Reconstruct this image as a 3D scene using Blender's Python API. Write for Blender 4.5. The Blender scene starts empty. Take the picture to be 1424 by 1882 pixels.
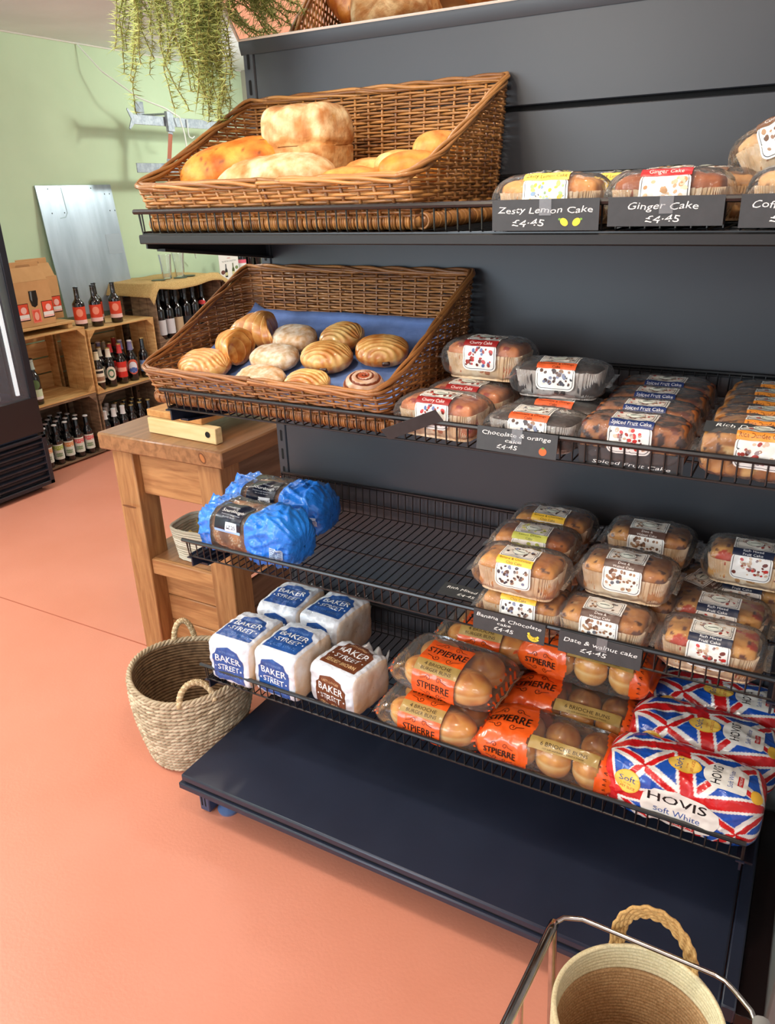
import bpy, math, random
from mathutils import Vector, Matrix, Euler, noise

random.seed(7)
PI = math.pi
scene = bpy.context.scene
COL = scene.collection

# ---------------------------------------------------------------- camera
cam_d = bpy.data.cameras.new('camera')
cam = bpy.data.objects.new('camera', cam_d)
COL.objects.link(cam)
cam.location = (1.2109, -1.5465, 1.4233)
cam.rotation_euler = (1.1748, 0.0311, 0.5068)
cam_d.sensor_fit = 'VERTICAL'
cam_d.sensor_height = 24.0
cam_d.lens = 1413.33 / 1882 * 24.0
cam_d.clip_start = 0.02
scene.camera = cam

# ---------------------------------------------------------------- world, lights, exposure
scene.view_settings.view_transform = 'Standard'
scene.view_settings.look = 'None'
scene.view_settings.exposure = 0.0
scene.view_settings.gamma = 1.0
scene.view_settings.use_curve_mapping = False
scene.cycles.transparent_max_bounces = 32
scene.cycles.max_bounces = 10

w = bpy.data.worlds.new('shop_ambient')
scene.world = w
w.use_nodes = True
w.node_tree.nodes['Background'].inputs[0].default_value = (0.92, 0.96, 1.0, 1)
w.node_tree.nodes['Background'].inputs[1].default_value = 1.1


def light(name, kind, loc, target, energy, color=(1, 1, 1), size=0.2, size_y=None, angle=None, blend=0.6):
    d = bpy.data.lights.new(name, kind)
    d.energy = energy
    d.color = color
    if kind == 'AREA':
        d.size = size
        if size_y:
            d.shape = 'RECTANGLE'
            d.size_y = size_y
    else:
        d.shadow_soft_size = size
    if kind == 'SPOT':
        d.spot_size = math.radians(angle or 90)
        d.spot_blend = blend
    o = bpy.data.objects.new(name, d)
    COL.objects.link(o)
    o.location = loc
    o.rotation_euler = (Vector(target) - Vector(loc)).to_track_quat('-Z', 'Y').to_euler()
    return o


# shop window daylight from the street side, to the left of the photographer
light('window_daylight', 'AREA', (-1.3, -4.2, 1.7), (-0.6, 0.0, 0.5), 105, (0.74, 0.88, 1.0), 2.6, 1.8)
# ceiling lamps
light('ceiling_spotlight', 'SPOT', (0.45, -1.25, 2.26), (0.3, -0.2, 1.4), 29, (1.0, 0.85, 0.66), 0.04, angle=66, blend=0.9)
light('ceiling_lamp', 'SPOT', (0.9, -0.86, 2.27), (0.9, -0.75, 0), 40, (1.0, 0.84, 0.66), 0.10, angle=140)
light('ceiling_lamp', 'SPOT', (-0.6, -0.9, 2.27), (-0.6, -0.8, 0), 34, (1.0, 0.9, 0.78), 0.12, angle=150)
light('ceiling_lamp', 'SPOT', (-1.3, 1.0, 2.27), (-1.4, 1.0, 0), 38, (1.0, 0.93, 0.82), 0.12, angle=150)
light('wall_spotlight', 'SPOT', (-1.1, 3.3, 2.25), (-2.95, 2.3, 1.2), 85, (0.97, 1.0, 0.88), 0.11, angle=95, blend=0.9)


light('added_fill_light', 'POINT', (-1.9, -0.9, 1.85), (0, 0, 0), 66, (0.95, 1.0, 1.0), 0.16)  # three point fills added out of sight to brighten the ceiling and walls
light('added_fill_light', 'POINT', (0.2, -2.4, 1.9), (0, 0, 0), 34, (1.0, 0.94, 0.84), 0.16)
light('added_fill_light', 'POINT', (-1.75, 3.1, 2.0), (0, 0, 0), 22, (0.95, 1.0, 1.0), 0.12)


# ---------------------------------------------------------------- materials
def lin(c):
    return tuple(((x / 255) / 12.92 if x / 255 <= 0.04045 else ((x / 255 + 0.055) / 1.055) ** 2.4) for x in c) + (1,)


MATS = {}


def mk(name, c, rough=0.6, metal=0.0, c2=None, scale=20, detail=4, stretch=(1, 1, 1), bump=0.0, bscale=None,
       coat=0.0, island=False, attr=False, spec=0.5, distort=0.0, sheen=0.0, sss=0.0, ramp=(0.35, 0.65), bdist=0.002):
    if name in MATS:
        return MATS[name]
    m = bpy.data.materials.new(name)
    m.use_nodes = True
    nt = m.node_tree
    b = nt.nodes['Principled BSDF']
    b.inputs['Roughness'].default_value = rough
    b.inputs['Metallic'].default_value = metal
    b.inputs['Specular IOR Level'].default_value = spec
    b.inputs['Coat Weight'].default_value = coat
    b.inputs['Coat Roughness'].default_value = 0.12
    if sheen:
        b.inputs['Sheen Weight'].default_value = sheen
    col = lin(c)
    b.inputs['Base Color'].default_value = col
    tc = nt.nodes.new('ShaderNodeTexCoord')
    mp = nt.nodes.new('ShaderNodeMapping')
    mp.inputs['Scale'].default_value = stretch
    nt.links.new(tc.outputs['Object'], mp.inputs['Vector'])

    def nz(sc, det=4):
        n = nt.nodes.new('ShaderNodeTexNoise')
        n.inputs['Scale'].default_value = sc
        n.inputs['Detail'].default_value = det
        n.inputs['Distortion'].default_value = distort
        nt.links.new(mp.outputs[0], n.inputs['Vector'])
        return n
    src = None
    if c2 is not None:
        n = nz(scale, detail)
        r = nt.nodes.new('ShaderNodeValToRGB')
        r.color_ramp.elements[0].position = ramp[0]
        r.color_ramp.elements[1].position = ramp[1]
        r.color_ramp.elements[0].color = col
        r.color_ramp.elements[1].color = lin(c2)
        nt.links.new(n.outputs['Fac'], r.inputs[0])
        src = r.outputs[0]
        if island:
            g = nt.nodes.new('ShaderNodeNewGeometry')
            mx = nt.nodes.new('ShaderNodeMath')
            mx.operation = 'MULTIPLY_ADD'
            nt.links.new(g.outputs['Random Per Island'], mx.inputs[0])
            mx.inputs[1].default_value = 0.75
            ad = nt.nodes.new('ShaderNodeMath')
            ad.operation = 'MULTIPLY'
            ad.inputs[1].default_value = 0.3
            nt.links.new(n.outputs['Fac'], ad.inputs[0])
            nt.links.new(ad.outputs[0], mx.inputs[2])
            nt.links.new(mx.outputs[0], r.inputs[0])
    if attr:
        a = nt.nodes.new('ShaderNodeAttribute')
        a.attribute_name = 'Col'
        if src is not None:
            mm = nt.nodes.new('ShaderNodeMix')
            mm.data_type = 'RGBA'
            mm.blend_type = 'MULTIPLY'
            mm.inputs['Factor'].default_value = 1
            nt.links.new(a.outputs['Color'], mm.inputs['A'])
            nt.links.new(src, mm.inputs['B'])
            src = mm.outputs['Result']
        else:
            src = a.outputs['Color']
    if src is not None:
        nt.links.new(src, b.inputs['Base Color'])
    if bump:
        n2 = nz(bscale or scale * 3, 5)
        bp = nt.nodes.new('ShaderNodeBump')
        bp.inputs['Strength'].default_value = bump
        bp.inputs['Distance'].default_value = bdist
        nt.links.new(n2.outputs['Fac'], bp.inputs['Height'])
        nt.links.new(bp.outputs[0], b.inputs['Normal'])
    MATS[name] = m
    return m


def flat(c, rough=0.55, coat=0.0):
    return mk('print_%02x%02x%02x_%d' % (int(c[0]), int(c[1]), int(c[2]), int(rough * 100)), c, rough, coat=coat)


def film(name, tint=(255, 255, 255), lo=0.03, hi=0.3, rough=0.12, bump=0.35, bscale=60):
    if name in MATS:
        return MATS[name]
    m = bpy.data.materials.new(name)
    m.use_nodes = True
    nt = m.node_tree
    nt.nodes.clear()
    out = nt.nodes.new('ShaderNodeOutputMaterial')
    tr = nt.nodes.new('ShaderNodeBsdfTransparent')
    tr.inputs[0].default_value = (0.97, 0.97, 0.97, 1)
    gl = nt.nodes.new('ShaderNodeBsdfPrincipled')
    gl.inputs['Base Color'].default_value = lin(tint)
    gl.inputs['Roughness'].default_value = rough
    gl.inputs['Specular IOR Level'].default_value = 1.0
    lw = nt.nodes.new('ShaderNodeLayerWeight')
    lw.inputs[0].default_value = 0.35
    tc = nt.nodes.new('ShaderNodeTexCoord')
    n = nt.nodes.new('ShaderNodeTexNoise')
    n.inputs['Scale'].default_value = bscale
    n.inputs['Detail'].default_value = 3
    n.inputs['Distortion'].default_value = 1.2
    nt.links.new(tc.outputs['Object'], n.inputs['Vector'])
    bp = nt.nodes.new('ShaderNodeBump')
    bp.inputs['Strength'].default_value = bump
    bp.inputs['Distance'].default_value = 0.004
    nt.links.new(n.outputs['Fac'], bp.inputs['Height'])
    nt.links.new(bp.outputs[0], gl.inputs['Normal'])
    nt.links.new(bp.outputs[0], lw.inputs['Normal'])
    mr = nt.nodes.new('ShaderNodeMapRange')
    mr.inputs['To Min'].default_value = lo
    mr.inputs['To Max'].default_value = hi
    nt.links.new(lw.outputs['Facing'], mr.inputs['Value'])
    mx = nt.nodes.new('ShaderNodeMixShader')
    nt.links.new(mr.outputs[0], mx.inputs[0])
    nt.links.new(tr.outputs[0], mx.inputs[1])
    nt.links.new(gl.outputs[0], mx.inputs[2])
    gs = nt.nodes.new('ShaderNodeBsdfGlossy')
    gs.inputs['Roughness'].default_value = rough
    gs.inputs[0].default_value = (0.9, 0.9, 0.9, 1)
    nt.links.new(bp.outputs[0], gs.inputs['Normal'])
    m2 = nt.nodes.new('ShaderNodeMixShader')
    fr = nt.nodes.new('ShaderNodeFresnel')
    fr.inputs[0].default_value = 1.30
    nt.links.new(bp.outputs[0], fr.inputs['Normal'])
    nt.links.new(fr.outputs[0], m2.inputs[0])
    nt.links.new(mx.outputs[0], m2.inputs[1])
    nt.links.new(gs.outputs[0], m2.inputs[2])
    nt.links.new(m2.outputs[0], out.inputs[0])
    MATS[name] = m
    return m


# ---------------------------------------------------------------- mesh building
class MB:
    def __init__(self):
        self.v, self.f, self.m, self.c = [], [], [], []
        self.x = Matrix.Identity(4)

    def add(self, vs, fs, mi=0, cols=None):
        o = len(self.v)
        X = self.x
        self.v.extend([tuple(X @ Vector(p)) for p in vs])
        self.f.extend([tuple(i + o for i in f) for f in fs])
        if isinstance(mi, list):
            self.m.extend(mi)
        else:
            self.m.extend([mi] * len(fs))
        self.c.extend(cols if cols else [(1, 1, 1, 1)] * len(vs))

    def box(self, c, s, mi=0, ch=0.0015, rot=None):
        hx, hy, hz = s[0] / 2, s[1] / 2, s[2] / 2
        ch = min(ch, hx * .6, hy * .6, hz * .6)
        vs, idx = [], {}
        for sx in (-1, 1):
            for sy in (-1, 1):
                for sz in (-1, 1):
                    for a in range(3):
                        p = [sx * hx, sy * hy, sz * hz]
                        for b in range(3):
                            if b != a:
                                p[b] -= (sx, sy, sz)[b] * ch
                        idx[(sx, sy, sz, a)] = len(vs)
                        vs.append(p)
        fs = []
        R = (-1, 1)
        for a in range(3):
            o1, o2 = [k for k in range(3) if k != a]
            for sg in R:
                q = []
                for (p1, p2) in ((-1, -1), (1, -1), (1, 1), (-1, 1)):
                    k = [0, 0, 0]
                    k[a], k[o1], k[o2] = sg, p1, p2
                    q.append(idx[(k[0], k[1], k[2], a)])
                flip = (sg < 0) != (a == 1)
                fs.append(tuple(reversed(q)) if flip else tuple(q))
        for a in range(3):          # edges along axis a
            o1, o2 = [k for k in range(3) if k != a]
            for s1 in R:
                for s2 in R:
                    def K(sa, ax):
                        k = [0, 0, 0]
                        k[a], k[o1], k[o2] = sa, s1, s2
                        return idx[(k[0], k[1], k[2], ax)]
                    q = [K(-1, o1), K(1, o1), K(1, o2), K(-1, o2)]
                    fs.append(tuple(q))
        for sx in R:
            for sy in R:
                for sz in R:
                    fs.append(tuple(idx[(sx, sy, sz, a)] for a in range(3)))
        # orient outward
        out = []
        for f in fs:
            p = [Vector(vs[i]) for i in f]
            n = (p[1] - p[0]).cross(p[2] - p[0])
            cen = sum(p, Vector()) / len(p)
            out.append(f if n.dot(cen) >= 0 else tuple(reversed(f)))
        M = Matrix.Translation(c) @ (rot.to_matrix().to_4x4() if rot is not None else Matrix.Identity(4))
        self.add([tuple(M @ Vector(p)) for p in vs], out, mi)

    def bx(self, x0, x1, y0, y1, z0, z1, mi=0, ch=0.0015):
        self.box(((x0 + x1) / 2, (y0 + y1) / 2, (z0 + z1) / 2), (abs(x1 - x0), abs(y1 - y0), abs(z1 - z0)), mi, ch)

    def prism(self, poly, axis, a0, a1, mi=0):
        """poly: 2D points, extruded along axis 0/1/2"""
        n = len(poly)

        def P(p, a):
            if axis == 0:
                return (a, p[0], p[1])
            if axis == 1:
                return (p[0], a, p[1])
            return (p[0], p[1], a)
        vs = [P(p, a0) for p in poly] + [P(p, a1) for p in poly]
        fs = [tuple(range(n)), tuple(reversed(range(n, 2 * n)))]
        for i in range(n):
            j = (i + 1) % n
            fs.append((i, i + n, j + n, j))
        self.add(vs, fs, mi)

    def tube(self, pts, r, n=6, mi=0, closed=False, flat=1.0, up=None):
        pts = [Vector(p) for p in pts]
        N = len(pts)
        rs = r if isinstance(r, (list, tuple)) else [r] * N
        vs, fs = [], []
        prev = None
        for i in range(N):
            if closed:
                t = pts[(i + 1) % N] - pts[i - 1]
            else:
                t = pts[min(i + 1, N - 1)] - pts[max(i - 1, 0)]
            if t.length < 1e-9:
                t = Vector((0, 0, 1))
            t.normalize()
            if up is not None:
                a = Vector(up) - t * t.dot(Vector(up))
            elif prev is None:
                a = Vector((0, 0, 1)) if abs(t.z) < .9 else Vector((1, 0, 0))
                a = a - t * t.dot(a)
            else:
                a = prev - t * t.dot(prev)
            if a.length < 1e-6:
                a = t.orthogonal()
            a.normalize()
            prev = a
            b = t.cross(a)
            for k in range(n):
                an = 2 * PI * k / n
                vs.append(tuple(pts[i] + a * (math.cos(an) * rs[i] * flat) + b * (math.sin(an) * rs[i])))
        for i in range(N if closed else N - 1):
            j = (i + 1) % N
            for k in range(n):
                l = (k + 1) % n
                fs.append((i * n + k, i * n + l, j * n + l, j * n + k))
        if not closed:
            fs.append(tuple(reversed(range(n))))
            fs.append(tuple(range((N - 1) * n, N * n)))
        self.add(vs, fs, mi)

    def lathe(self, prof, n=24, mi=0, c=(0, 0, 0), mis=None):
        vs, fs, ms = [], [], []
        for (r, z) in prof:
            for k in range(n):
                a = 2 * PI * k / n
                vs.append((c[0] + r * math.cos(a), c[1] + r * math.sin(a), c[2] + z))
        for i in range(len(prof) - 1):
            for k in range(n):
                l = (k + 1) % n
                fs.append((i * n + k, i * n + l, (i + 1) * n + l, (i + 1) * n + k))
                ms.append(mis[i] if mis else mi)
        self.add(vs, fs, ms)

    def grid(self, fn, us, vs_, mi=0, wrap=False, col=None):
        nu, nv = len(us), len(vs_)
        P, C, F, M = [], [], [], []
        for u in us:
            for v in vs_:
                P.append(tuple(fn(u, v)))
                C.append(col(u, v) if col else (1, 1, 1, 1))
        for i in range(nu - 1):
            for j in range(nv if wrap else nv - 1):
                k = (j + 1) % nv
                F.append((i * nv + j, (i + 1) * nv + j, (i + 1) * nv + k, i * nv + k))
                M.append(mi((us[i] + us[i + 1]) / 2, vs_[j]) if callable(mi) else mi)
        self.add(P, F, M, C)

    def build(self, name, mats, parent=None, smooth=40, loc=None, rot=None):
        me = bpy.data.meshes.new(name)
        me.from_pydata(self.v, [], self.f)
        if not isinstance(mats, (list, tuple)):
            mats = [mats]
        for m in mats:
            me.materials.append(m)
        me.polygons.foreach_set('material_index', self.m)
        if any(c is not self.c[0] and c != (1, 1, 1, 1) for c in self.c[:4000:7]):
            ca = me.color_attributes.new('Col', 'FLOAT_COLOR', 'POINT')
            ca.data.foreach_set('color', [x for c in self.c for x in c])
        me.polygons.foreach_set('use_smooth', [True] * len(me.polygons))
        me.validate()
        me.update()
        if smooth < 179:
            me.set_sharp_from_angle(angle=math.radians(smooth))
        o = bpy.data.objects.new(name, me)
        COL.objects.link(o)
        if parent is not None:
            o.parent = parent
        if loc is not None:
            o.location = loc
        if rot is not None:
            o.rotation_euler = rot
        return o


def tag(o, label=None, cat=None, group=None, kind=None):
    if label:
        o['label'] = label
    if cat:
        o['category'] = cat
    if group:
        o['group'] = group
    if kind:
        o['kind'] = kind
    return o


def empty(name, loc, rz=0, rot=None):
    o = bpy.data.objects.new(name, None)
    o.empty_display_size = 0.05
    COL.objects.link(o)
    o.location = loc
    o.rotation_euler = rot if rot is not None else (0, 0, rz)
    return o


def struct(mb, name, mats, **k):
    o = mb.build(name, mats, **k)
    o['kind'] = 'structure'
    return o


def copy_tree(o, parent=None):
    c = o.copy()
    COL.objects.link(c)
    c.parent = parent
    for ch in list(o.children):
        copy_tree(ch, c)
    return c


def place(proto, used, loc, rz=0, rot=None, label=None, group=None):
    """first call uses the prototype itself, later ones copy it"""
    if used.get(proto.name_full):
        o = copy_tree(proto)
    else:
        o = proto
        used[proto.name_full] = True
    o.location = loc
    o.rotation_euler = rot if rot is not None else (0, 0, rz)
    if label:
        o['label'] = label
    if group:
        o['group'] = group
    elif 'group' in o.keys():
        del o['group']
    return o


USED = {}

# ---------------------------------------------------------------- lettering and printed decals
_TXT = {}


def text_tris(s, hand=0.0):
    key = (s, hand)
    if key in _TXT:
        return _TXT[key]
    cu = bpy.data.curves.new('lettering', 'FONT')
    cu.body = s
    cu.size = 1.0
    cu.resolution_u = 2
    cu.shear = 0.18 if hand else 0.0
    ob = bpy.data.objects.new('lettering', cu)
    COL.objects.link(ob)
    dg = bpy.context.evaluated_depsgraph_get()
    me = ob.evaluated_get(dg).to_mesh()
    me.calc_loop_triangles()
    vs = [(v.co.x, v.co.y) for v in me.vertices]
    tr = [[vs[i] for i in t.vertices] for t in me.loop_triangles]
    ob.evaluated_get(dg).to_mesh_clear()
    bpy.data.objects.remove(ob)
    bpy.data.curves.remove(cu)
    if not tr:
        tr = [[(0, 0), (.01, 0), (0, .01)]]
    xs = [p[0] for t in tr for p in t]
    ys = [p[1] for t in tr for p in t]
    _TXT[key] = (tr, min(xs), max(xs), min(ys), max(ys))
    return _TXT[key]


class Decal:
    """2D print laid onto a surface map M(u, v, offset) -> point"""

    def __init__(self, M, L=0.008, base=0.0004, step=0.00022):
        self.M, self.L, self.base, self.step = M, L, base, step
        self.mb, self.mats = MB(), []

    def _mi(self, m):
        if m not in self.mats:
            self.mats.append(m)
        return self.mats.index(m)

    def tris(self, T, layer, m):
        mi = self._mi(m)
        off = self.base + self.step * layer
        L2 = self.L ** 2
        P, F, cache = [], [], {}

        def vid(p):
            k = (round(p[0], 6), round(p[1], 6))
            if k not in cache:
                cache[k] = len(P)
                P.append(tuple(self.M(p[0], p[1], off)))
            return cache[k]
        st = [tuple(t) for t in T]
        while st:
            a, b, c = st.pop()
            d = [(a[0] - b[0]) ** 2 + (a[1] - b[1]) ** 2, (b[0] - c[0]) ** 2 + (b[1] - c[1]) ** 2,
                 (c[0] - a[0]) ** 2 + (c[1] - a[1]) ** 2]
            k = d.index(max(d))
            if d[k] > L2:
                if k == 0:
                    mm = ((a[0] + b[0]) / 2, (a[1] + b[1]) / 2)
                    st += [(a, mm, c), (mm, b, c)]
                elif k == 1:
                    mm = ((b[0] + c[0]) / 2, (b[1] + c[1]) / 2)
                    st += [(a, b, mm), (a, mm, c)]
                else:
                    mm = ((a[0] + c[0]) / 2, (a[1] + c[1]) / 2)
                    st += [(a, b, mm), (mm, b, c)]
            else:
                f = (vid(a), vid(b), vid(c))
                if len(set(f)) == 3:
                    F.append(f)
        self.mb.add(P, F, mi)

    def poly(self, pts, layer, m):
        cx = sum(p[0] for p in pts) / len(pts)
        cy = sum(p[1] for p in pts) / len(pts)
        self.tris([((cx, cy), pts[i], pts[(i + 1) % len(pts)]) for i in range(len(pts))], layer, m)

    def rect(self, u0, v0, u1, v1, layer, m):
        self.poly([(u0, v0), (u1, v0), (u1, v1), (u0, v1)], layer, m)

    def rrect(self, u0, v0, u1, v1, r, layer, m):
        pts = []
        for (cx, cy, a0) in ((u1 - r, v0 + r, -90), (u1 - r, v1 - r, 0), (u0 + r, v1 - r, 90), (u0 + r, v0 + r, 180)):
            for k in range(5):
                a = math.radians(a0 + 90 * k / 4)
                pts.append((cx + r * math.cos(a), cy + r * math.sin(a)))
        self.poly(pts, layer, m)

    def ell(self, cu, cv, ru, rv, layer, m, n=14, rot=0.0):
        c, s = math.cos(rot), math.sin(rot)
        self.poly([(cu + c * ru * math.cos(2 * PI * k / n) - s * rv * math.sin(2 * PI * k / n),
                    cv + s * ru * math.cos(2 * PI * k / n) + c * rv * math.sin(2 * PI * k / n)) for k in range(n)], layer, m)

    def line(self, pts, w, layer, m):
        for i in range(len(pts) - 1):
            a, b = Vector(pts[i]), Vector(pts[i + 1])
            d = b - a
            if d.length < 1e-6:
                continue
            n = Vector((-d.y, d.x)).normalized() * w / 2
            e = d.normalized() * w * .3
            a, b = a - e, b + e
            self.tris([(tuple(a - n), tuple(b - n), tuple(b + n)), (tuple(a - n), tuple(b + n), tuple(a + n))], layer, m)

    def text(self, s, u, v, h, layer, m, rot=0.0, w=None, hand=0.0, arch=0.0):
        """centre (u, v), cap height h, optional total width w"""
        tr, x0, x1, y0, y1 = text_tris(s, hand)
        sc = h / 0.7
        W = (x1 - x0) * sc
        sx = sc * (w / W if w else 1.0)
        cx = (x0 + x1) / 2
        cr, sr = math.cos(rot), math.sin(rot)
        rnd = random.Random(hash(s) % 1000 if False else len(s) * 31 + ord(s[0]))
        T = []
        for t in tr:
            q = []
            for p in t:
                a = (p[0] - cx) * sx
                b = (p[1] - 0.35) * sc
                if hand:
                    b += hand * h * math.sin(a / h * 1.7 + ord(s[0]))
                if arch:
                    b += -arch * (a / (0.5 * (x1 - x0) * sx)) ** 2 * h
                q.append((u + a * cr - b * sr, v + a * sr + b * cr))
            T.append(tuple(q))
        self.tris(T, layer, m)

    def build(self, name, parent=None):
        return self.mb.build(name, self.mats, parent, smooth=180)


def planar(origin, ux, uy):
    o, a, b = Vector(origin), Vector(ux).normalized(), Vector(uy).normalized()
    n = a.cross(b)
    return lambda u, v, off: o + a * u + b * v + n * off


def cylmap(R, z0=0.0, rev=1):
    """wrap around z axis; u = arc length, 0 faces -y"""
    return lambda u, v, off: Vector(((R + off) * math.sin(u / R), -(R + off) * math.cos(u / R), z0 + v))


# ---------------------------------------------------------------- pillow / loaf shaped surfaces
class Pillow:
    def __init__(self, L, D, H, n=3.2, ex=6.0, fin=0.0, amp=0.0, freq=18.0, seed=0.0, dome=0.0, flatb=True, fine=0.0, waist=0.0, crease=0.0, cmask=None):
        self.crease, self.cmask = crease, cmask
        self.L, self.D, self.H, self.ex, self.fin = L, D, H, ex, fin
        self.amp, self.freq, self.seed, self.dome, self.fine, self.waist = amp, freq, seed, dome, fine, waist
        K = 240
        pts = []
        for k in range(K + 1):
            a = math.radians(135) - 2 * PI * k / K       # from front-top over the top to the back
            c, s = math.cos(a), math.sin(a)
            pts.append((D / 2 * math.copysign(abs(c) ** (2 / n), c), H / 2 * math.copysign(abs(s) ** (2 / n), s)))
        acc = [0.0]
        for k in range(K):
            acc.append(acc[-1] + math.hypot(pts[k + 1][0] - pts[k][0], pts[k + 1][1] - pts[k][1]))
        self.pts, self.acc, self.P = pts, acc, acc[-1]
        self.K = K

    def cross(self, v):
        v = v % self.P
        lo, hi = 0, self.K
        while hi - lo > 1:
            m = (lo + hi) // 2
            if self.acc[m] <= v:
                lo = m
            else:
                hi = m
        d = self.acc[hi] - self.acc[lo]
        t = (v - self.acc[lo]) / d if d > 1e-9 else 0
        a, b = self.pts[lo], self.pts[hi]
        return a[0] + (b[0] - a[0]) * t, a[1] + (b[1] - a[1]) * t

    def S(self, u, v):
        t = max(-1.0, min(1.0, 2 * u / self.L))
        y, z = self.cross(v)
        at = abs(t)
        if self.fin:
            f0 = 1 - self.fin
            if at <= f0:
                q = at / f0
                e = (max(0.0, 1 - q ** 5)) ** (1 / 2.6)
                ez = 0.06 + 0.94 * e
                ey = 0.82 + 0.18 * e
            else:
                k = (at - f0) / self.fin
                ez, ey = 0.06 - 0.03 * k, 0.82 + 0.10 * k
        else:
            e = (max(0.0, 1 - at ** self.ex)) ** (1 / self.ex)
            ey = ez = e
        if self.waist:
            y *= 1 - self.waist * math.cos(t * PI) * 0.5
        p = Vector((u, y * ey, z * ez))
        if self.dome and z > 0:
            p.z += self.dome * max(0, 1 - t * t) * max(0, 1 - (2 * y / self.D) ** 2) * min(1, z / (self.H * .3))
        if self.amp:
            q = Vector((u, y, z)) * self.freq + Vector((self.seed, self.seed * 1.7, 3.1))
            d = noise.noise(q)
            r = 1 - abs(noise.noise(q * 2.3 + Vector((5, 1, 2)))) * 2
            dirv = Vector((0, y, z))
            if dirv.length > 1e-6:
                dirv.normalize()
            p += dirv * self.amp * (0.8 * d + 0.55 * (r - .5)) + Vector((0, 0, 1)) * 0
            if self.fin and at > 1 - self.fin * 1.6:
                p.z += self.amp * 2.2 * noise.noise(Vector((u * 10, y * 26, self.seed)))
        if self.crease:
            d2 = Vector((0, y, z)).normalized()
            for (fa, fb, ss) in ((14, 42, 1.0), (38, 20, 7.0)):
                rr = abs(noise.noise(Vector((u * fa + y * 12 + self.seed, y * fb + u * 9, z * fb + ss))))
                k = 1.0
                if self.cmask:
                    k = min(1.0, max(0.0, (abs(u - (self.cmask[0] + self.cmask[1]) / 2) - (self.cmask[1] - self.cmask[0]) / 2) / .012))
                g = max(0, 1 - rr * 4)
                p += d2 * self.crease * k * (g * g * (3 - 2 * g) - .2)
        if self.fine:
            p += Vector((0, y, z)).normalized() * self.fine * noise.noise(Vector((u, y, z)) * 90)
        p.z += self.H / 2
        return p

    def M(self, u, v, off):
        p = self.S(u, v)
        e = 0.0025
        du = self.S(u + e, v) - self.S(u - e, v)
        dv = self.S(u, v + e) - self.S(u, v - e)
        n = du.cross(dv)
        if n.length > 1e-12:
            n.normalize()
        return p + n * off

    def us(self, n=40):
        if self.fin:
            a = [(-1 + 2 * i / n) for i in range(n + 1)]
            return [self.L / 2 * t for t in a]
        return [self.L / 2 * math.sin(PI / 2 * (-1 + 2 * i / n)) for i in range(n + 1)]

    def vs(self, n=48):
        return [self.P * i / n for i in range(n)]

    def mesh(self, mb, nu=40, nv=48, mi=0, col=None):
        mb.grid(self.S, self.us(nu), self.vs(nv), mi, wrap=True, col=col)
        return mb

# ================================================================ THE SETTING
M_floor = mk('floor_paint', (219, 144, 119), 0.42, c2=(212, 136, 109), scale=2.2, detail=6, bump=0.30, bscale=130, bdist=0.0012, ramp=(.3, .7))
M_green = mk('wall_paint_green', (199, 219, 183), 0.8, c2=(193, 214, 178), scale=3, bump=0.1, bscale=60)
M_grey = mk('wall_paint_grey', (172, 168, 152), 0.85, c2=(160, 156, 142), scale=3)
M_ceil = mk('ceiling_plaster', (236, 240, 240), 0.9, c2=(227, 231, 230), scale=2.5, bump=0.25, bscale=9, bdist=0.01)
mb = MB(); mb.bx(-4, 4.5, -5, 5, -0.06, 0); struct(mb, 'floor', M_floor)
mb = MB()
mb.bx(-4, 2.6, 0.012, 0.0165, 0.0, 0.0006, ch=0)
struct(mb, 'trim_1', mk('floor_joint', (176, 92, 66), 0.7))
mb = MB(); mb.bx(-4, 4.5, -5, 5, 2.29, 2.36); struct(mb, 'ceiling', M_ceil)
mb = MB(); mb.bx(-3.05, -2.95, -5, 3.80, 0, 2.29); struct(mb, 'wall_left', M_green)
mb = MB(); mb.bx(-3.05, 4.5, 3.72, 3.82, 0, 2.29); struct(mb, 'wall_back', M_grey)
mb = MB(); mb.bx(-2.95, -2.942, -5, 3.72, 2.282, 2.29); struct(mb, 'trim_2', mk('caulk_line', (222, 218, 205), 0.8))

M_blk = mk('black_powder_coat', (24, 25, 28), 0.42, c2=(30, 31, 34), scale=8, bump=0.05, bscale=300)
M_darkmetal = mk('slate_powder_coat', (47, 50, 56), 0.42, c2=(52, 55, 61), scale=3, detail=6, bump=0.06, bscale=260, bdist=.0006)
M_deck = mk('deck_slate', (33, 38, 54), 0.36, c2=(41, 47, 64), scale=4, detail=7, bump=0.05, bscale=220, bdist=.0006)
M_hole = mk('slot_shadow_black', (4, 4, 5), 0.9)
M_chrome = mk('chrome', (205, 200, 195), 0.16, metal=1.0, c2=(170, 165, 158), scale=30)
M_zinc = mk('galvanised_steel', (168, 176, 182), 0.55, metal=0.35, c2=(138, 148, 156), scale=45, detail=5)
M_steel = mk('brushed_steel_sheet', (186, 200, 212), 0.36, metal=0.75, c2=(168, 182, 194), scale=5, stretch=(1, 3, .6), bump=0.02, bscale=30)
M_pine = mk('crate_pine', (214, 172, 112), 0.62, c2=(186, 138, 80), scale=7, stretch=(2, 1, 9), bump=0.12, bscale=50)
M_pineh = mk('crate_pine_rails', (220, 180, 118), 0.62, c2=(192, 146, 86), scale=7, stretch=(3, 1, 9), bump=0.12, bscale=50)
M_oldpine = mk('aged_crate_wood', (140, 112, 84), 0.7, c2=(98, 74, 54), scale=7, stretch=(2, 1, 9), bump=0.15, bscale=50)
M_bench = mk('workbench_oak', (176, 128, 80), 0.5, c2=(142, 94, 54), scale=7, detail=6, stretch=(9, 9, .9), bump=0.12, bscale=60, distort=.6)
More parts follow.
